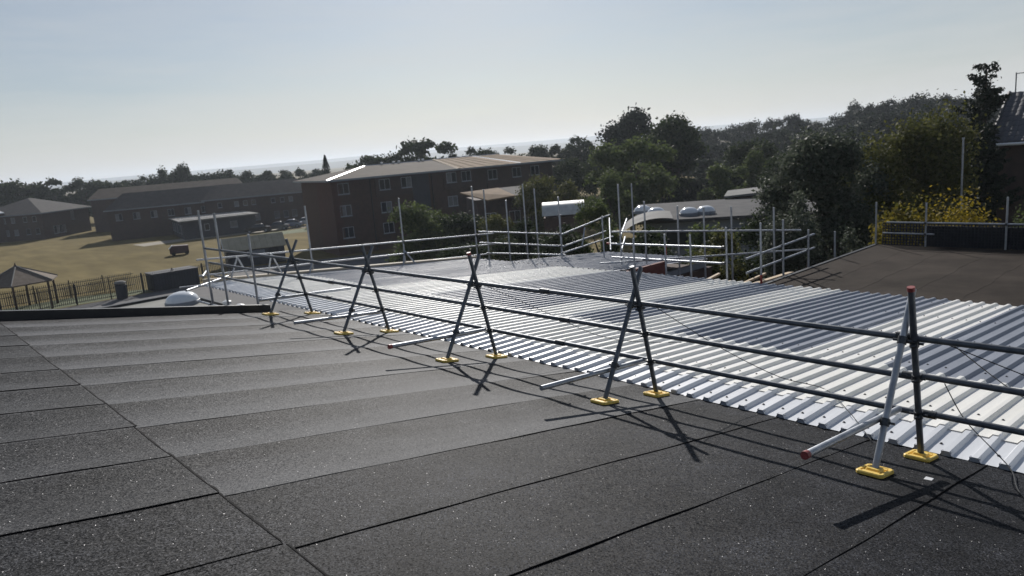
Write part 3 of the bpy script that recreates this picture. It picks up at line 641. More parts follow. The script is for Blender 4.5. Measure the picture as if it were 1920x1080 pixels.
# litter bin, bollard post, grey block, maroon box
t = thing('litter_bin', 'dark litter bin with pale lid beside the railing fence', 'bin', (11.1, 72.5, 0))
b = MB(); b.lathe((11.1, 72.5, 0), [(.42, 0), (.48, .1), (.5, 1.25), (.46, 1.3)], 12); b.build('body', M['clad'], t)
b = MB(); b.lathe((11.1, 72.5, 1.42), [(.52, 0), (.52, .08), (.36, .2), (.05, .26)], 12); b.build('lid', M['roofpale'], t)
for q in range(4): MB().box(11.1+.44*math.cos(q*1.57+.8)-.03, 11.1+.44*math.cos(q*1.57+.8)+.03, 72.5+.44*math.sin(q*1.57+.8)-.03, 72.5+.44*math.sin(q*1.57+.8)+.03, 1.28, 1.45).build('lid_post', M['clad'], t)
t = thing('bin_store', 'dark slatted bin store standing at the railing fence', 'store', (15.9, 74.2, 0))
for i in range(16):
    MB().box(14.1+i*.26, 14.1+i*.26+.22, 72.9, 72.95, .05, 1.62).build('slat', M['clad'], t)
MB().box(14.05, 18.25, 72.97, 75.2, .02, 1.55).build('body', M['net'], t); MB().box(14.0, 18.3, 72.85, 75.3, 1.63, 1.70).build('lid', M['clad'], t)
t = thing('storage_box', 'dark maroon box with pale left end standing on the brown field', 'container', (26.3, 104.6, 0))
b = MB(); b.prism([(25.2, 103.9, .25), (27.5, 103.2, .25), (27.5, 103.2, 1.25), (25.6, 103.8, 1.35), (25.2, 103.9, 1.0)], (.4, 1.3, 0)); b.build('body', M['maroon'], t)
b = MB(); b.prism([(25.12, 103.95, .95), (25.16, 103.93, .95), (25.62, 103.82, 1.42), (25.56, 103.84, 1.42)], (.4, 1.3, 0)); b.build('end_plate', M['white'], t)
for x, y in ((25.6, 103.7), (27.2, 103.2)): MB().tube((x, y, .25), (x+.12, y+.38, .25), .25, 10).build('wheel', M['tyre'], t)
# shed
t = thing('garden_shed', 'dark shed with pale tan pitched roof behind the left scaffold', 'shed', (27, 82, 0))
A = Vector((24.2, 80.9)); ax = Vector((6.0, -1.75)).normalized(); ay = Vector((-ax.y, ax.x)); L, W = 6.3, 3.2
def sp(a, b_, z): p = A+ax*a+ay*b_; return (p.x, p.y, z)
b = MB(); b.prism([sp(0, 0, 0), sp(0, W, 0), sp(0, W, 2.0), sp(0, W/2, 3.15), sp(0, 0, 2.0)], (ax.x*L, ax.y*L, 0)); o = b.build('wall', M['clad'], t); fix_normals(o.data)
for sgn in (0, 1):
    y0, y1 = (-.3, W/2) if sgn == 0 else (W+.3, W/2)
    n_ = 10
    for i in range(n_):
        a0_ = -.25+(L+.5)*i/n_; a1_ = a0_+(L+.5)/n_-.02
        b = MB(); b.hexa([sp(a0_, y0, 1.86), sp(a1_, y0, 1.86), sp(a1_, y1, 3.20), sp(a0_, y1, 3.20), sp(a0_, y0, 1.94), sp(a1_, y0, 1.94), sp(a1_, y1, 3.28), sp(a0_, y1, 3.28)])
        o = b.build('roof_board', M['shedroof'], t); fix_normals(o.data)
    b = MB(); b.prism([sp(-.3, y0, 1.80), sp(-.3, y0, 2.0), sp(-.3, y1, 3.34), sp(-.3, y1, 3.12)], (ax.x*.05, ax.y*.05, 0)); o = b.build('bargeboard', M['white'], t); fix_normals(o.data)
b = MB(); b.hexa([sp(2.2, -.02, .9), sp(4.1, -.02, .9), sp(4.1, -.05, .9), sp(2.2, -.05, .9), sp(2.2, -.02, 1.7), sp(4.1, -.02, 1.7), sp(4.1, -.05, 1.7), sp(2.2, -.05, 1.7)]); o = b.build('window', M['sash'], t); fix_normals(o.data)
b = MB(); b.hexa([sp(4.6, -.02, .05), sp(5.6, -.02, .05), sp(5.6, -.06, .05), sp(4.6, -.06, .05), sp(4.6, -.02, 1.85), sp(5.6, -.02, 1.85), sp(5.6, -.06, 1.85), sp(4.6, -.06, 1.85)]); o = b.build('door', M['black'], t); fix_normals(o.data)

# ------------------------------------------------------------------ buildings
def basis(A, B):
    A = Vector(A); B = Vector(B); ax = (B-A).normalized(); return A, ax, Vector((-ax.y, ax.x)), (B-A).length
def fbox(parent, name, m, fr_, a, d, z, fix=True):
    A, ax, ay = fr_[:3]; b = MB().obox(A, ax, ay, a, d, z[0], z[1]); o = b.build(name, m, parent)
    return o
WR = random.Random(11)
M['blind'] = mat('window_blind', (.10, .105, .115), (.17, .17, .175), 2, .3)
def window(parent, fr_, a, z, w_=1.3, h_=1.25, panes=2, face=0.0, frame='pvc', side=None):
    """framed window on the facade at distance a, sill z; sub-parts pane and sill"""
    A, ax, ay = fr_[:3]
    b = MB()
    f = .055
    b.obox(A, ax, ay, (a, a+w_), (face-.06, face-.005), z, z+f); b.obox(A, ax, ay, (a, a+w_), (face-.06, face-.005), z+h_-f, z+h_)
    xs = [a+i*(w_-f)/panes for i in range(panes+1)]
    for x in xs: b.obox(A, ax, ay, (x, x+f), (face-.058, face-.006), z+f, z+h_-f)
    o = b.build('window', M[frame], parent)
    for i in range(panes):
        MB().obox(A, ax, ay, (xs[i]+f, xs[i+1]), (face-.03, face-.012), z+f, z+h_-f).build('pane', M['glass'] if WR.random() < .68 else M['blind'], o)
    MB().obox(A, ax, ay, (a-.06, a+w_+.06), (face-.13, face-.004), z-.09, z-.004).build('sill', M['sash'], o)
    return o
def hip_roof(parent, fr_, L, D, zE, zR, m, over=.5, hipL=1.0, hipR=1.0, name='roof', fasc=True):
    A, ax, ay = fr_[:3]
    def q(a, d, z): p = A+ax*a+ay*d; return (p.x, p.y, z)
    r_ = D/2+over
    E_ = [q(-over, -over, zE), q(L+over, -over, zE), q(L+over, D+over, zE), q(-over, D+over, zE)]
    R0, R1 = q(-over+r_*hipL, D/2, zR), q(L+over-r_*hipR, D/2, zR)
    b = MB(); b.add(E_+[R0, R1], [(0, 1, 5, 4), (1, 2, 5), (2, 3, 4, 5), (3, 0, 4), (3, 2, 1, 0)])
    o = b.build(name, m, parent); fix_normals(o.data)
    if fasc:
        b = MB()
        for i in range(4):
            p, r2 = Vector(E_[i]), Vector(E_[(i+1) % 4]); d = (r2-p).normalized(); nn = Vector((d.y, -d.x, 0))*.04
            b.hexa([p+Vector((0, 0, -.22)), r2+Vector((0, 0, -.22)), r2+nn+Vector((0, 0, -.22)), p+nn+Vector((0, 0, -.22)), p-Vector((0, 0, .004)), r2-Vector((0, 0, .004)), r2+nn-Vector((0, 0, .004)), p+nn-Vector((0, 0, .004))])
        k = b.build('fascia', M['sash'], o); fix_normals(k.data)
    return o, E_, R0, R1
# --- three storey block
A, ax, ay, LF = basis((35.4, 75.8), (65.8, 69.6)); fr3 = (A, ax, ay)
t = thing('apartment_block', 'three storey brown brick block with shallow hipped tan roof', 'building', (50, 74, 0))
fbox(t, 'wall', M['brick'], fr3, (0, 15), (0, 13), (0, 8.75)); fbox(t, 'wall', M['brick2'], fr3, (15.02, LF), (.5, 13.2), (0, 8.75))
fbox(t, 'wall_panel', M['brickred'], fr3, (-.06, .9), (-.06, 6), (0, 8.72))
for a0_, a1_, z0_, z1_ in ((5.2, 9.9, 6.3, 8.7), (14.2, 18.6, 6.3, 8.7)): fbox(t, 'wall_panel', M['brick2'], fr3, (a0_, a1_), (-.14, -.02), (z0_, z1_))
for a0_, a1_ in ((9.95, 12.2),): fbox(t, 'wall_panel', M['clad'], fr3, (a0_, a1_), (-.12, -.02), (0, 8.7))
for a_ in (4.6, 12.6, 20.4):
    p = A+ax*a_-ay*.10; MB().tube((p.x, p.y, 0), (p.x, p.y, 8.7), .06, 6).build('downpipe', M['black'], t)
for a_, zs in ((.65, (7.05, 4.5, 1.95)), (5.7, (7.1, 4.4, 1.9)), (8.5, (7.1,)), (14.6, (7.15, 4.2)), (16.7, (7.15,)), (20.9, (7.0, 4.3)), (24.6, (7.0,)), (27.5, (7.0, 4.2))):
    for z_ in zs: window(t, fr3, a_, z_, 1.35, 1.25, 2, face=(-.15 if (5.2 < a_ < 9.5 or 14.2 < a_ < 18.0) and z_ > 6.4 else .48 if a_ > 15.1 else -.002))
rf, E_, R0, R1 = hip_roof(t, fr3, 15.3, 13, 8.8, 10.05, M['roofgrey'], .8, 1.0, .02)
rf2, E2, Q0, Q1 = hip_roof(t, (A+ax*16.95, ax, ay), LF-16.95+.6, 13.2, 8.8, 10.15, M['rooftan'], .8, .02, .9)
def strip(parent, p, q, w_=.42, name='ridge_cap', m='white', lift=.05):
    p = Vector(p)+Vector((0, 0, lift)); q = Vector(q)+Vector((0, 0, lift)); d = (q-p).normalized(); s = d.cross(Vector((0, 0, 1))).normalized()*w_/2; u = Vector((0, 0, .07))
    b = MB(); b.add([p-s-u, q-s-u, q+s-u, p+s-u, p+u*.3, q+u*.3], [(0, 1, 5, 4), (3, 4, 5, 2), (0, 4, 3), (1, 2, 5), (0, 3, 2, 1)]); o = b.build(name, M[m], parent); fix_normals(o.data)
strip(rf, E_[0], R0, .36); strip(rf, R0, R1, .26, m='pvc'); strip(rf2, Q0, Q1, .24, m='pvc'); strip(rf2, Vector(E2[0])+Vector((0, 0, .02)), Q0, .45, m='timber')
pm = Vector(E2[0]).lerp(Vector(E2[1]), .56); qm = Vector(Q0).lerp(Vector(Q1), .62); strip(rf2, pm, qm, .38)
# battens on the tan roof
for i in range(9):
    p = Vector(E2[0]).lerp(Vector(E2[1]), .05+.1*i); q = Vector(Q0).lerp(Vector(Q1), .05+.1*i); q = p.lerp(q, .98)
    if i != 5: strip(rf2, p, q, .10, 'batten', 'timber', .02)
for q_ in (.25, .42, .5, .8, .86):
    p = Vector(R0).lerp(Vector(R1), q_); MB().lathe((p.x, p.y, p.z+.05), [(.14, 0), (.14, .16), (.2, .18), (.06, .26)], 8).build('vent', M['white'], rf)
# projecting porch with canopy
frp = (A+ax*10.6, ax, ay)
t = thing('entrance_porch', 'brick porch with a sunlit pale canopy roof in front of the block', 'porch', (46.5, 57, 0))
Ap, axp, ayp, _ = basis((42.3, 58.6), (47.6, 55.4)); frp = (Ap, axp, ayp)
fbox(t, 'wall', M['brick2'], frp, (.2, 5.6), (.3, 8), (0, 5.6))
def pp(a, d, z): p = Ap+axp*a+ayp*d; return (p.x, p.y, z)
b = MB(); b.hexa([pp(-1.2, 2.4, 6.38), pp(1.2, -.9, 5.55), pp(4.2, -.9, 5.75), pp(3.2, 3.4, 6.50), pp(-1.2, 2.4, 6.5), pp(1.2, -.9, 5.67), pp(4.2, -.9, 5.87), pp(3.2, 3.4, 6.62)]); o = b.build('canopy', M['rooftan'], t); fix_normals(o.data)
b = MB(); b.hexa([pp(4.22, -.7, 5.72), pp(8.0, .2, 5.72), pp(8.0, 4.5, 6.5), pp(3.25, 3.4, 6.48), pp(4.22, -.7, 5.84), pp(8.0, .2, 5.84), pp(8.0, 4.5, 6.6), pp(3.25, 3.4, 6.58)]); o = b.build('lean_to_roof', M['rooftile'], t); fix_normals(o.data)
window(t, frp, 1.0, 3.0, 1.2, 1.2, 2, .298); window(t, frp, 3.6, 3.0, 1.2, 1.2, 2, .298)
# --- long brick building, three wings
t = thing('long_brick_building', 'long dark brick building with hipped roofs across the far side of the field', 'building', (35, 150, 0))
A1, ax1, ay1, L1 = basis((23.4, 177.5), (34.6, 189)); fr1 = (A1, ax1, ay1)
fbox(t, 'wall', M['brick2'], fr1, (0, L1), (0, 15), (0, 5.55)); hip_roof(t, fr1, L1, 15, 5.5, 8.6, M['rooftile'], .7)
frl = (A1+ay1*15, -ay1, ax1)
for i, a_ in enumerate((5.2, 6.4, 8.4, 11.0, 13.0)):
    window(t, frl, a_, 3.8, .8, 1.1, 1, -.002); window(t, frl, a_+.2, 1.2, .9, 1.2, 1, -.002, 'sash')
window(t, fr1, 9.5, 3.2, 1.1, 1.9, 1, -.002); window(t, fr1, 3.0, .8, 4, 1.6, 4, -.002, 'sash')
A2, ax2, ay2, L2 = basis((27.0, 142.5), (44.0, 136.2)); fr2 = (A2+ay2*4, ax2, ay2)
fbox(t, 'wall', M['brick2'], fr2, (0, L2), (0, 9), (0, 5.65)); hip_roof(t, fr2, L2, 9, 5.6, 8.35, M['rooftile'], .5, .6, .05)
for i in range(6): window(t, fr2, 1.2+i*2.9, 3.6, 1.1, 1.2, 2, -.002, 'sash')
A3, ax3, ay3, L3 = basis((43.6, 140.0), (61.5, 132.6)); fr4 = (A3, ax3, ay3)
fbox(t, 'wall', M['brick2'], fr4, (0, L3), (0, 9), (0, 5.9)); hip_roof(t, fr4, L3, 9, 5.85, 8.4, M['rooftile'], .5, .5, .5)
for a_ in (2.2, 5.2, 6.8, 8.3, 11.9, 13.6, 15.2): window(t, fr4, a_, 4.2, .75, .9, 1, -.002); window(t, fr4, a_+.3, 1.2, .9, 1.3, 1, -.002, 'sash')
t = thing('pale_roofed_hall', 'pale lit roof slope showing behind the long brick building', 'building', (40, 176, 0))
A5, ax5, ay5, L5 = basis((33.0, 178), (62.0, 166)); fr5 = (A5, ax5, ay5)
fbox(t, 'wall', M['brick2'], fr5, (0, L5), (0, 10), (0, 7.2)); hip_roof(t, fr5, L5, 10, 7.2, 9.3, M['roofgrey'], .5, .3, .3)
window(t, fr5, 4, 4.5, 1.2, 1.2, 2, -.002)
t = thing('white_roofed_hut', 'low hut with white roof at the left edge behind the long building', 'hut', (12, 185, 0))
A6, ax6, ay6, L6 = basis((8, 184), (17.5, 183)); fr6 = (A6, ax6, ay6)
fbox(t, 'wall', M['brick2'], fr6, (0, L6), (0, 6), (0, 6.0)); hip_roof(t, fr6, L6, 6, 6.1, 7.3, M['white'], .4, .1, .6)
# --- low annexe with pale flat roof
t = thing('low_annexe', 'low dark annexe with pale flat roof beside the worn path', 'building', (38, 134, 0))
A7, ax7, ay7, L7 = basis((35.0, 127.6), (46.6, 125.2)); fr7 = (A7, ax7, ay7)
fbox(t, 'wall', M['clad'], fr7, (0, L7), (0, 22), (0, 2.95)); fbox(t, 'roof', M['roofpale'], fr7, (-.6, L7+.6), (-.6, 22.6), (2.97, 3.2))
frl = (A7+ay7*22, -ay7, ax7)
for i in range(7): window(t, frl, 1+i*3.0, .9, 1.6, 1.5, 2, -.002, 'sash')
window(t, fr7, 3.4, 1.2, .8, 1.1, 1, -.002); window(t, fr7, 7.6, 1.2, 1.2, 1.1, 1, -.002, 'sash')
for i in range(6): fbox(t, 'roof_strip', M['white' if i in (1, 3) else 'roofpale'], fr7, (.2, L7-.4), (2+i*3.2, 2.5+i*3.2), (3.202, 3.24))
# --- arched white roof, and low classroom block with domes
t = thing('arched_canopy', 'white barrel vaulted roof among the bushes behind the corner scaffold', 'canopy', (38, 41, 0))
Ab, axb, ayb, Lb = basis((36.2, 42.6), (38.3, 40.3)); 
b = MB(); n_ = 12; vs_ = []
for e in (0, Lb+.4):
    for i in range(n_+1):
        q = math.pi*(.08+.84*i/n_); d_ = 1.6-1.7*math.cos(q); z_ = 4.6+1.35*math.sin(q); p = Ab+axb*e+ayb*d_; vs_.append((p.x, p.y, z_))
b.add(vs_, [(i, i+1, n_+2+i, n_+1+i) for i in range(n_)]); b.build('vault', M['vault'], t, True)
b = MB().obox(Ab, axb, ayb, (.1, Lb+.3), (.2, 3.0), 0, 4.75); b.build('wall', M['brick'], t)
t = thing('classroom_block', 'low flat roofed classroom block with white domes behind the opening scaffold', 'building', (36, 27, 0))
Ac, axc, ayc, Lc = basis((31.6, 29.0), (36.2, 23.0)); frc = (Ac, axc, ayc)
fbox(t, 'wall', M['sash'], frc, (.2, Lc+4), (0, 12), (0, 5.15)); fbox(t, 'roof', M['classroof'], frc, (-.2, Lc+4.3), (-.4, 12.3), (5.16, 5.36))
for i in range(4): window(t, frc, 1.6+i*2.0, 3.6, 1.6, 1.0, 2, -.002)
for a_, d_ in ((.2, 5.2), (1.1, 3.0), (3.2, 1.6), (4.3, 1.9)):
    p = Ac+axc*a_+ayc*d_; dome(t, (p.x, p.y, 5.36), .62)
b = MB(); vs_ = []
for e in (-1.2, 3.6):
    for i in range(n_+1):
        q = math.pi*(.1+.5*i/n_); p = Ac+axc*(1.2-2.6*math.cos(q)) + ayc*(e-1.4); vs_.append((p.x, p.y, 4.2+1.55*math.sin(q)))
b.add(vs_, [(i, i+1, n_+2+i, n_+1+i) for i in range(n_)]); b.build('curved_porch_roof', M['roofpale'], t, True)
t = thing('lean_to_shelter', 'small shelter with tilted pale roof between forest and classroom block', 'shelter', (46, 29.5, 0))
As, axs, ays, Ls = basis((45.6, 31.0), (47.3, 27.5)); 
def ss(a, d, z): p = As+axs*a+ays*d; return (p.x, p.y, z)
b = MB(); b.hexa([ss(-.3, -.3, 5.45), ss(Ls+.3, -.3, 5.75), ss(Ls+.3, 3, 5.95), ss(-.3, 3, 5.65), ss(-.3, -.3, 5.6), ss(Ls+.3, -.3, 5.9), ss(Ls+.3, 3, 6.1), ss(-.3, 3, 5.8)]); o = b.build('roof', M['roofpale'], t); fix_normals(o.data)
b = MB().obox(As, axs, ays, (.2, Ls-.2), (.2, 2.6), 0, 5.42); b.build('wall', M['brickred'], t)
# --- tiled house at the right edge
t = thing('tiled_house', 'house with dark pantile roof and white gutter at the right edge', 'house', (37, 8, 0))
Ah, axh, ayh, Lh = basis((35.2, 10.5), (35.9, -2)); frh = (Ah, axh, ayh)
fbox(t, 'wall', M['brick2'], frh, (.3, 12), (0.35, 7), (0, 9.0))
def hh(a, d, z): p = Ah+axh*a+ayh*d; return (p.x, p.y, z)
b = MB(); b.prism([hh(.32, .35, 8.99), hh(.32, 7, 8.99), hh(.32, 3.7, 11.2)], (axh.x*11.6, axh.y*11.6, 0)); o = b.build('gable', M['brick2'], t); fix_normals(o.data)
b = MB(); b.hexa([hh(0, -.1, 8.95), hh(12, -.1, 8.95), hh(12, 3.7, 11.3), hh(0, 3.7, 11.3), hh(0, -.1, 9.03), hh(12, -.1, 9.03), hh(12, 3.7, 11.38), hh(0, 3.7, 11.38)])
b.hexa([hh(0, 7.5, 8.95), hh(12, 7.5, 8.95), hh(12, 3.7, 11.3), hh(0, 3.7, 11.3), hh(0, 7.5, 9.03), hh(12, 7.5, 9.03), hh(12, 3.7, 11.38), hh(0, 3.7, 11.38)])
rfh = b.build('roof', M['pantile'], t); fix_normals(rfh.data)
# single pantiles, shared mesh
sl_ = math.atan2(2.35, 3.8); tl = .44; vs_ = []
for j in (0, 1):
    for i in range(6):
        q = i/5; y = q*.31; z = .035*math.sin(q*math.pi*1.15)+ (.03 if j == 0 else .012)
        vs_.append((y, math.cos(sl_)*tl*j*1.08, math.sin(sl_)*tl*j*1.08+z))
vs_ += [(v[0], v[1], v[2]-.014) for v in vs_[:6]]
tb = MB().add(vs_, [(i, i+1, 7+i, 6+i) for i in range(5)]+[(12+i, 13+i, i+1, i) for i in range(5)])
tme = tb.mesh('tile', M['pantile'], smooth=False)
for r_ in range(10):
    for c_ in range(16):
        o = bpy.data.objects.new('tile', tme); COL.objects.link(o); o.parent = rfh
        p = Vector(hh(.02+c_*.30, -.12+r_*tl*math.cos(sl_), 9.02+r_*tl*math.sin(sl_)))-WL[t.name]
        o.location = p; o.rotation_euler = (random.uniform(-.01, .01), 0, math.atan2(axh.y, axh.x))
b = MB(); b.path([hh(-.35, -.2, 8.92), hh(3, -.2, 8.95), hh(12, -.2, 8.97)], .07, 8); b.build('gutter', M['white'], t, True)
strip(t, hh(0, -.15, 9.06), hh(0, 3.7, 11.42), .2, 'verge', 'clad')
b = MB(); p = Vector(hh(.25, 3.7, 11.3)); b.tube(p, p+Vector((0, 0, 1.05)), .03, 6); b.tube(p+Vector((0, 0, 1.0)), p+Vector((axh.x*2.6, axh.y*2.6, 1.0)), .022, 6)
for i in range(6): b.tube(p+Vector((axh.x*(.5+.35*i), axh.y*(.5+.35*i), .98))-Vector((ayh.x, ayh.y, 0))*.25, p+Vector((axh.x*(.5+.35*i), axh.y*(.5+.35*i), .98))+Vector((ayh.x, ayh.y, 0))*.25, .01, 4)
b.build('aerial', M['galvd'], t)
t = thing('pale_roof_lean_to', 'pale lean-to roof at the right edge below the house', 'lean-to', (17.5, 1.5, 0))
b = MB(); b.hexa([(16.6, 4.0, 7.55), (16.9, -2, 7.75), (20, -2, 8.2), (20, 3.4, 8.05), (16.6, 4.0, 7.65), (16.9, -2, 7.85), (20, -2, 8.3), (20, 3.4, 8.15)]); o = b.build('roof', M['roofpale'], t); fix_normals(o.data)
MB().box(16.9, 19.9, -1.9, 3.2, 0, 7.5).build('wall', M['brick2'], t)

# ------------------------------------------------------------------ parked cars
def make_car(label, loc, rz_, paint, est=False):
    t = thing('parked_car', label, 'car', loc, 'cars parked beside the block', rz_)
    cm = mat('car_paint', paint, rough=.25, metal=.3, spec=.6)
    b = MB(); W = .86
    prof = [(-2.1, .35), (-2.15, .75), (-1.9, .92), (-1.0, .98), (1.25, .98) if est else (1.3, .96), (2.0, .90), (2.12, .7), (2.1, .35), (1.7, .28), (-1.7, .28)]
    for side in (-1, 1): pass
    b.prism([(x, -W, z) for x, z in prof], (0, 2*W, 0)); o = b.build('body', cm, t, local=True); fix_normals(o.data)
    cab = [(-1.05, .97), (-.35, 1.43), (.75, 1.46), (1.75 if est else 1.35, .96)]
    b = MB(); n = len(cab)
    lo = [(x, -W*.97 if i in (0, 3) else -W*.80, z) for i, (x, z) in enumerate(cab)]; hi = [(x, -y, z) for x, y, z in lo]
    b.add(lo+hi, [(0, 1, 2, 3), (7, 6, 5, 4), (0, 4, 5, 1), (1, 5, 6, 2), (2, 6, 7, 3)]); o = b.build('cabin', M['glass'], t, local=True); fix_normals(o.data)
    b = MB(); b.hexa([(-.38, -.72, 1.42), (.78, -.72, 1.45), (.78, .72, 1.45), (-.38, .72, 1.42), (-.3, -.66, 1.47), (.7, -.66, 1.50), (.7, .66, 1.50), (-.3, .66, 1.47)]); o = b.build('roof', cm, t, local=True)
    for x in (-1.35, 1.35):
        for s in (-1, 1):
            wv = MB().tube((x, s*.70, .31), (x, s*.90, .31), .31, 14).build('wheel', M['tyre'], t, local=True)
            MB().tube((x, s*.895, .31), (x, s*.91, .31), .19, 10).build('rim', M['sash'], wv, local=True)
    for s in (-1, 1):
        MB().box(-2.17, -2.08, s*.6-.15, s*.6+.15, .66, .80).build('headlight', M['white'], t, local=True)
        MB().box(2.05, 2.14, s*.62-.12, s*.62+.12, .66, .82).build('tail_light', M['red'], t, local=True)
    return t
make_car('leftmost black parked car in the row beside the block', (45.6, 122.2, .006), R(-30), (.02, .022, .03))
make_car('dark grey parked car second from the left in the row', (48.9, 121.8, .006), R(-35), (.09, .10, .12))
make_car('silver blue parked car third from the left in the row', (51.9, 122.8, .006), R(-38), (.24, .28, .36), True)
make_car('white parked car at the right end of the row', (55.0, 123.6, .006), R(-36), (.62, .63, .64))

# ------------------------------------------------------------------ trees
def leaves_mesh(name, pts, nrm, size, rng, m, jitter=1.0, aspect=.62):
    n = len(pts); d1 = rng.normal(size=(n, 3)); nn = nrm+rng.normal(size=(n, 3))*jitter
    nn /= np.linalg.norm(nn, axis=1)[:, None]+1e-9
    u = np.cross(nn, d1); u /= np.linalg.norm(u, axis=1)[:, None]+1e-9; v = np.cross(nn, u)
    s = (size*rng.uniform(.6, 1.35, n))[:, None]
    q = np.stack([pts-u*s, pts-v*s*aspect+nn*s*.12, pts+u*s, pts+v*s*aspect+nn*s*.12], 1).reshape(-1, 3)
    me = bpy.data.meshes.new(name); me.vertices.add(4*n); me.vertices.foreach_set('co', q.ravel())
    me.loops.add(4*n); me.loops.foreach_set('vertex_index', np.arange(4*n, dtype=np.int32))
    me.polygons.add(n); me.polygons.foreach_set('loop_start', np.arange(0, 4*n, 4, dtype=np.int32))
    try: me.polygons.foreach_set('loop_total', np.full(n, 4, dtype=np.int32))
    except Exception: pass
    me.materials.append(m); me.update(calc_edges=True); return me
def crown_pts(rng, kind, n, lobes=16):
    """unit crown: base z=.15, top z=1, radius ~1 horizontally"""
    P, N = [], []
    if kind == 'cypress':
        k = n; z = rng.uniform(.06, 1, k)**.85; a = rng.uniform(0, 2*np.pi, k)
        rr = (1-z)**.6*(.35+.65*np.sqrt(rng.uniform(0, 1, k)))*(.8+.2*np.sin(a*4+z*20))
        return np.stack([np.cos(a)*rr, np.sin(a)*rr, z], 1), np.stack([np.cos(a)*.6, np.sin(a)*.6, .7+0*a], 1)
    if kind == 'conifer':
        nb = 170; zb = 1-.88*rng.uniform(.03, 1, nb)**.8; ab = rng.uniform(0, 2*np.pi, nb); lb = ((1-zb)**.9*1.05+.04)*rng.uniform(.5, 1.2, nb); sb = .10+.16*zb*rng.uniform(.3, 1.3, nb)-.10*(1-zb)
        w_ = lb+.02; idx = rng.choice(nb, n, p=w_/w_.sum()); q = rng.uniform(0, 1, n)**.7
        sp_ = .015+.05*(1-q)
        d = lb[idx]*q; P = np.stack([np.cos(ab[idx])*d, np.sin(ab[idx])*d, zb[idx]+sb[idx]*d*.8], 1)+rng.normal(size=(n, 3))*np.stack([sp_, sp_, sp_*.13], 1)
        return P, np.stack([np.cos(ab[idx])*.3, np.sin(ab[idx])*.3, np.ones(n)*.9], 1)
    C_, RR = [], []
    for i in range(lobes):
        th = rng.uniform(0, 2*np.pi); u = rng.uniform(0, 1)**.5; zc = rng.uniform(.22, .86) if kind != 'bush' else rng.uniform(.2, .80)
        wd = {'round': math.sin(min(1, max(0, (zc-.08)/.95))*math.pi)**.6, 'tall': (1.05-zc)**.5*.9, 'bush': (1.02-zc**2)**.5}[kind]
        C_.append((math.cos(th)*u*.72*wd, math.sin(th)*u*.72*wd, zc)); RR.append(rng.uniform(.20, .38))
    C_.append((0, 0, .84)); RR.append(.2)
    if kind == 'bush': C_ += [(.4, .2, .2), (-.4, 0, .2), (0, -.4, .2)]; RR += [.4, .4, .4]
    w_ = np.array(RR)**2; w_ /= w_.sum(); idx = rng.choice(len(C_), n, p=w_)
    d = rng.normal(size=(n, 3)); d /= np.linalg.norm(d, axis=1)[:, None]; d[:, 2] = np.where(d[:, 2] < -.3, -d[:, 2]*.6, d[:, 2])
    rad = np.array(RR)[idx]*(rng.uniform(.12, 1, n)**.40)*(1+.16*rng.normal(size=n))
    P = np.array(C_)[idx]+d*rad[:, None]*np.array([1, 1, .50 if kind != 'tall' else .7])
    return P, d*.8+np.array([0, 0, .35])
def trunk_mesh(seed, kind, m):
    rng = random.Random(seed); b = MB()
    if kind in ('conifer', 'cypress'): b.path([(0, 0, 0), (.01, 0, .5), (0, .01, .97)], [.10, .06, .01], 7)
    else:
        top = .55; b.path([(0, 0, 0), (rng.uniform(-.05, .05), rng.uniform(-.05, .05), .25), (rng.uniform(-.08, .08), rng.uniform(-.08, .08), top), (rng.uniform(-.1, .1), rng.uniform(-.1, .1), .85)], [.11, .08, .05, .012], 8)
        for i in range(7):
            a = i*2.4+rng.uniform(-.3, .3); z = rng.uniform(.22, .6); l = rng.uniform(.4, .7)
            b.path([(0, 0, z), (math.cos(a)*l*.5, math.sin(a)*l*.5, z+.12), (math.cos(a)*l, math.sin(a)*l, z+.25)], [.04, .025, .006], 5)
    return b.mesh('trunk', m, smooth=True)
def tree(name, label, x, y, h, r, kind='round', i=0, n=5000, size=.05, m='lf_mid', group=None, cat='tree', lobes=16, rz_=None):
    t = thing(name, label, cat, (x, y, 0), group)
    near = math.hypot(x-CAM.x, y) < 80; n = int(n*(2.2 if near else 1.5)); size *= (.72 if near else .85)
    rng = np.random.default_rng(int(abs(x)*131+abs(y)*17)+i)
    P, N = crown_pts(rng, kind, n, lobes); P = P*np.array([r, r, h])
    o = bpy.data.objects.new('crown', leaves_mesh('crown', P, N, size*r, rng, M[m])); COL.objects.link(o); o.parent = t
    o = bpy.data.objects.new('trunk', trunk_mesh(i, kind, M['bark'])); COL.objects.link(o); o.parent = t
    o.scale = (r*.55, r*.55, h*.85) if kind in ('round', 'tall', 'bush') else (r*.8, r*.8, h)
    return t
ORD = ['first', 'second', 'third', 'fourth', 'fifth', 'sixth', 'seventh', 'eighth', 'ninth', 'tenth', 'eleventh', 'twelfth', 'thirteenth', 'fourteenth', 'fifteenth', 'sixteenth', 'seventeenth']
LINE = [(25.8, 227.8, 12.39, 4.15), (30.3, 227.1, 11.43, 2.25), (35.5, 226.2, 12.35, 4.55), (41.5, 225.1, 11.81, 2.6), (45.7, 224.1, 10.99, 3.22), (52.2, 222.5, 10.53, 3.57), (56.6, 221.4, 11.32, 2.7), (61.4, 219.9, 12.69, 3.03), (65.9, 218.5, 12.6, 2.6), (69.3, 217.4, 10.46, 2.77), (74.1, 215.7, 10.49, 2.8), (78.0, 214.2, 11.22, 3.13), (82.6, 212.3, 10.49, 3.16), (87.8, 210.1, 10.02, 3.18), (92.0, 208.2, 9.95, 2.56), (96.1, 206.1, 9.88, 2.9), (100.3, 204.0, 9.49, 2.27)]
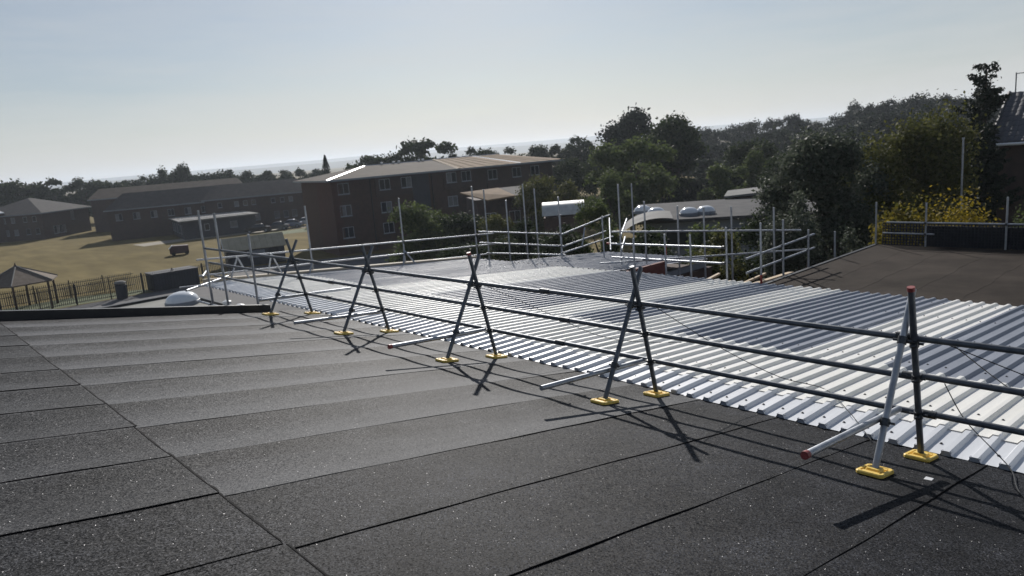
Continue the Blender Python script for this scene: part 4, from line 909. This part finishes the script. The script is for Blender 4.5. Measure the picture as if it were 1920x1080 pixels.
for k, (x, y, h, r) in enumerate(LINE):
    kd = 'tall' if k in (7, 8) else 'round'
    tree('field_edge_tree', f'{ORD[k]} tree from the left in the far treeline beyond the long brick building', x, y, h*1.10, r*2.1, 'bush' if kd == 'round' else kd, k % 4, 5200, .062, 'lf_dark' if k in (7, 8, 0, 4) else 'lf_far', 'far treeline on the left')
BEH = [(72.4, 128.0, 12.05, 3.42), (77.3, 124.8, 12.12, 2.69), (82.4, 121.3, 14.4, 4.31), (86.5, 118.2, 11.23, 2.17), (89.5, 115.8, 12.21, 2.39), (92.2, 113.5, 11.51, 2.39), (95.4, 110.6, 11.59, 2.72), (99.0, 107.3, 11.2, 2.72), (102.2, 104.0, 11.27, 2.39), (104.9, 101.2, 12.66, 3.03), (107.1, 98.6, 10.69, 1.95)]
for k, (x, y, h, r) in enumerate(BEH):
    tree('tree', f'{ORD[k]} tree from the left showing above the roof of the three storey block', x, y, h*1.04, r*2.1, 'bush', k % 4, 5200, .062, 'lf_dark' if k in (0, 2) else 'lf_far', 'trees behind the three storey block')
tree('cypress_tree', 'narrow pointed cypress above the left end of the block roof', 65.3, 132.0, 12.5, 2.0, 'cypress', 0, 3500, .07, 'lf_pine')
tree('pine_tree', 'tall dark pine with ragged top, tallest on the centre skyline', 93.0, 76.5, 15.9, 7.0, 'round', 5, 8000, .05, 'lf_pine', lobes=22)
tree('broadleaf_tree', 'big dark rounded tree right of the tall pine', 79.9, 60.5, 13.9, 7.6, 'round', 6, 12000, .04, 'lf_dark', lobes=26)
tree('broadleaf_tree', 'mid green rounded tree in front of the tall pine', 60.8, 52.7, 11.2, 5.8, 'round', 7, 11000, .042, 'lf_mid', lobes=26)
tree('broadleaf_tree', 'pale green tree before the wood, left one of two', 66.8, 44.1, 7.2, 3.2, 'round', 1, 5000, .06, 'lf_mid')
tree('broadleaf_tree', 'pale green taller tree before the wood, right one of two', 70.2, 42.8, 8.0, 2.8, 'tall', 2, 5000, .06, 'lf_mid')
tree('broadleaf_tree', 'round twiggy olive brown tree at the right end of the block', 47.4, 52.8, 8.2, 4.0, 'round', 9, 9000, .045, 'lf_olive', lobes=24)
tree('broadleaf_tree', 'green tree beside the arched white roof', 49.7, 46.2, 8.0, 3.2, 'round', 3, 7000, .05, 'lf_mid')
tree('shrub', 'large pale green shrub in front of the three storey block', 31.6, 53.6, 6.9, 4.4, 'bush', 1, 11000, .04, 'lf_mid', 'shrubs beyond the far scaffold rail', 'shrub')
tree('shrub', 'darker shrub spreading right of the large pale shrub', 34.6, 51.0, 5.6, 3.6, 'bush', 2, 8000, .045, 'lf_dark', 'shrubs beyond the far scaffold rail', 'shrub')
tree('shrub', 'olive shrub below the porch canopy', 33.6, 45.4, 5.8, 2.3, 'bush', 3, 8000, .05, 'lf_olive', 'shrubs beyond the far scaffold rail', 'shrub')
tree('shrub', 'dark shrub left of the barrel vaulted roof', 27.0, 35.0, 6.4, 2.9, 'bush', 4, 9000, .045, 'lf_dark', 'shrubs beyond the far scaffold rail', 'shrub')
tree('shrub', 'dark shrub with lighter top before the arched white roof', 24.4, 26.1, 7.9, 2.0, 'bush', 5, 9000, .05, 'lf_mid', 'shrubs beyond the far scaffold rail', 'shrub')
tree('shrub', 'low dark shrub behind the stepped scaffold corner', 22.6, 27.8, 6.3, 2.4, 'bush', 6, 9000, .045, 'lf_dark', 'shrubs beyond the far scaffold rail', 'shrub')
tree('shrub', 'low dark shrub behind the middle of the far scaffold rail', 23.8, 36.5, 5.0, 3.4, 'bush', 7, 9000, .045, 'lf_dark', 'shrubs beyond the far scaffold rail', 'shrub')
tree('shrub', 'low leafy green shrub behind the opening scaffold', 19.6, 15.8, 7.3, 1.9, 'bush', 8, 9000, .05, 'lf_olive', 'shrubs beside the brown roof', 'shrub')
tree('shrub', 'dark shrub under the white domes behind the opening scaffold', 19.0, 18.4, 6.6, 2.0, 'bush', 9, 9000, .05, 'lf_dark', 'shrubs beside the brown roof', 'shrub')
tree('shrub', 'wide green shrub covering the foot of the classroom block', 24.0, 19.6, 6.7, 2.9, 'bush', 21, 9000, .045, 'lf_mid', 'shrubs beside the brown roof', 'shrub')
tree('shrub', 'dark shrub filling the gap left of the classroom block', 24.6, 23.2, 6.2, 2.6, 'bush', 22, 9000, .045, 'lf_dark', 'shrubs beside the brown roof', 'shrub')
tree('shrub', 'tall dark shrub between the classroom block and the smaller glossy tree', 22.2, 15.6, 7.6, 2.2, 'bush', 23, 9000, .045, 'lf_dark', 'shrubs beside the brown roof', 'shrub')
tree('shrub', 'dark shrub hiding the wall of the arched white roof', 31.5, 35.5, 5.4, 3.0, 'bush', 24, 9000, .045, 'lf_dark', 'shrubs beyond the far scaffold rail', 'shrub')
tree('broadleaf_tree', 'dark tree filling the gap between the block and the green tree before the pine', 66.0, 66.0, 9.6, 4.2, 'bush', 25, 9000, .04, 'lf_dark')
tree('broadleaf_tree', 'dark broad tree right of the big dark rounded tree', 78.0, 47.5, 10.2, 5.6, 'bush', 26, 9000, .038, 'lf_dark', lobes=24)
tree('broadleaf_tree', 'dark tree behind the glossy tree where the wood begins', 62.0, 33.5, 8.6, 5.0, 'bush', 27, 9000, .038, 'lf_dark', lobes=24)
tree('glossy_tree', 'large tree with glossy grey green leaves beside the brown roof', 24.0, 13.4, 10.6, 3.2, 'round', 11, 26000, .034, 'lf_gloss', lobes=34)
tree('glossy_tree', 'smaller glossy leaved tree at the left corner of the brown roof', 18.4, 11.9, 9.0, 1.75, 'bush', 12, 14000, .042, 'lf_gloss', lobes=20)
tree('broadleaf_tree', 'olive green tree behind the glossy tree, left of the dark conifer', 28.6, 11.9, 10.9, 3.6, 'round', 13, 20000, .033, 'lf_olive', lobes=28)
tree('broadleaf_tree', 'smaller olive green tree between the glossy tree and its taller olive neighbour', 26.0, 12.1, 9.5, 1.9, 'round', 14, 10000, .05, 'lf_olive')
tree('shrub', 'bright yellow leaved shrub behind the netting', 17.1, 6.5, 8.8, 1.8, 'bush', 15, 14000, .036, 'lf_yellow', 'shrubs beside the brown roof', 'shrub', lobes=40)
tree('shrub', 'yellow green shrub left of the bright yellow shrub', 17.4, 8.2, 8.75, 1.6, 'bush', 16, 9000, .055, 'lf_yg', 'shrubs beside the brown roof', 'shrub', lobes=34)
tree('shrub', 'dark green shrub right of the bright yellow shrub', 18.0, 4.95, 8.8, 1.15, 'bush', 17, 8000, .055, 'lf_mid', 'shrubs beside the brown roof', 'shrub')
tree('shrub', 'dark shrub in shade at the back left corner of the brown roof', 16.6, 9.4, 8.0, 1.5, 'bush', 18, 9000, .05, 'lf_gloss', 'shrubs beside the brown roof', 'shrub')
tree('conifer_tree', 'tall dark conifer with ragged spire beside the tiled house', 36.4, 11.1, 13.2, 3.6, 'conifer', 1, 18000, .030, 'lf_pine')
tree('conifer_tree', 'shorter dark conifer in front of the tall conifer', 33.6, 10.4, 10.4, 2.9, 'conifer', 2, 8000, .055, 'lf_pine')
# the wood on the rising ground: one mass
WOOD = [(186.8, 129.9, 10.48, 3.16), (193.5, 129.6, 12.07, 2.68), (187.7, 122.9, 12.22, 3.99), (183.6, 115.6, 11.53, 3.35), (196.6, 120.3, 10.72, 3.38), (195.3, 115.8, 12.44, 3.65), (194.1, 112.4, 12.92, 3.74), (204.9, 114.1, 11.86, 3.67), (206.4, 112.1, 12.88, 3.26), (193.5, 101.1, 14.17, 2.6), (196.5, 99.3, 12.88, 3.28), (203.3, 100.3, 12.52, 2.97), (211.7, 100.9, 11.44, 3.54), (197.1, 90.6, 11.74, 3.24), (206.7, 91.9, 12.44, 3.68), (207.8, 89.6, 14.69, 3.56), (217.4, 91.4, 16.0, 3.71), (200.4, 81.9, 14.82, 2.83), (199.2, 78.4, 15.08, 3.37), (206.4, 77.9, 16.48, 3.24), (221.9, 80.2, 14.76, 3.15), (201.4, 71.3, 16.21, 2.96), (204.9, 70.1, 15.87, 2.99), (223.1, 73.7, 15.62, 2.82), (214.6, 67.0, 16.01, 2.87), (217.4, 65.7, 15.05, 3.01), (220.4, 63.6, 14.6, 2.85), (216.4, 61.0, 14.42, 3.47), (218.4, 58.6, 14.36, 2.76), (207.2, 54.1, 12.59, 2.87), (214.5, 52.8, 12.29, 2.99), (208.5, 49.0, 11.43, 2.11), (217.8, 48.9, 10.99, 2.46), (215.0, 46.2, 12.09, 2.54), (216.9, 44.7, 11.55, 2.47), (148.0, 101.3, 8.25, 3.56), (141.9, 94.4, 8.63, 3.71), (141.3, 90.6, 8.38, 3.49), (148.2, 91.0, 8.45, 3.79), (153.4, 89.5, 8.74, 3.11), (146.5, 82.3, 9.14, 2.78), (159.1, 86.1, 10.36, 3.83), (157.1, 82.2, 9.85, 3.74), (153.1, 76.1, 9.11, 2.64), (156.4, 74.4, 9.27, 2.96), (153.0, 70.4, 9.73, 3.64), (167.7, 74.3, 9.49, 3.87), (156.2, 65.9, 10.25, 3.61), (162.3, 65.0, 11.14, 3.33), (155.5, 60.2, 11.88, 2.59), (156.1, 57.3, 11.83, 3.31), (171.5, 59.5, 11.37, 3.73), (169.8, 56.2, 11.78, 2.42), (166.5, 53.4, 12.23, 3.2), (164.1, 49.8, 10.61, 3.05), (172.4, 49.8, 10.14, 2.99), (173.7, 47.4, 10.57, 3.05), (174.0, 45.2, 9.09, 3.53), (175.8, 42.4, 9.64, 3.13), (170.2, 39.6, 9.26, 2.56), (161.5, 35.1, 8.96, 3.0), (163.0, 33.6, 9.41, 2.23), (111.1, 76.9, 4.73, 2.99), (114.2, 75.9, 5.98, 3.44), (112.3, 70.6, 6.04, 3.06), (114.2, 68.7, 5.85, 3.88), (118.4, 67.5, 7.11, 3.39), (120.5, 64.2, 7.2, 4.03), (122.6, 62.3, 6.6, 3.56), (118.1, 56.9, 6.45, 3.32), (121.6, 55.2, 7.03, 2.76), (122.0, 52.5, 7.59, 3.99), (124.4, 50.0, 8.43, 2.99), (130.6, 50.1, 8.3, 3.7), (127.5, 45.5, 8.51, 3.64), (122.5, 41.7, 9.0, 2.45), (122.8, 38.7, 9.45, 2.53), (133.5, 39.1, 8.57, 2.59), (134.0, 37.2, 7.23, 3.51), (123.9, 31.4, 7.21, 3.35), (125.3, 29.6, 6.93, 3.23), (128.8, 28.1, 6.35, 2.41), (127.2, 25.7, 6.52, 2.58), (84.7, 60.4, 3.64, 4.06), (86.8, 57.6, 4.29, 3.39), (88.4, 54.8, 4.22, 4.34), (93.6, 53.2, 5.14, 3.97), (94.0, 49.8, 4.95, 3.56), (96.5, 47.2, 4.95, 2.94), (97.5, 44.1, 5.34, 3.43), (97.1, 41.3, 6.59, 2.98), (102.0, 39.9, 6.8, 3.8), (101.9, 36.7, 6.43, 3.29), (94.2, 31.1, 7.45, 2.71), (98.5, 29.7, 6.64, 2.71), (105.8, 29.0, 5.42, 2.8), (104.8, 25.9, 5.09, 3.18), (104.2, 22.9, 5.16, 3.11)]
rngw = np.random.default_rng(5); Pw, Nw = [], []
for j, (x, y, h, r) in enumerate(WOOD):
    d_ = math.hypot(x, y); kd = 'round' if rngw.random() < .85 else 'tall'
    P_, N_ = crown_pts(rngw, kd, 3600, 14); P_ = P_*np.array([r*1.9, r*1.9, h*1.05])+np.array([x, y, 0]); Pw.append(P_); Nw.append(N_)
Pw = np.concatenate(Pw); Nw = np.concatenate(Nw)
wd = obj('woodland', leaves_mesh('woodland', Pw, Nw, .30, rngw, M['lf_wood']))
tag(wd, 'dense wood covering the rise on the right skyline', 'woodland', kind='stuff')

# ------------------------------------------------------------------ haze
b = MB(); g = 5200; b.box(-g, g, -g, g, -4, 64)
hz = b.mesh('haze', []); hm = bpy.data.materials.new('haze'); hm.use_nodes = True
n = hm.node_tree.nodes; n.remove(n['Principled BSDF']); pv = n.new('ShaderNodeVolumePrincipled')
pv.inputs['Density'].default_value = .00024; pv.inputs['Color'].default_value = (.82, .90, 1, 1); pv.inputs['Anisotropy'].default_value = .35
hm.node_tree.links.new(pv.outputs[0], n['Material Output'].inputs['Volume']); hz.materials.append(hm)
tag(obj('haze', hz), kind='stuff')
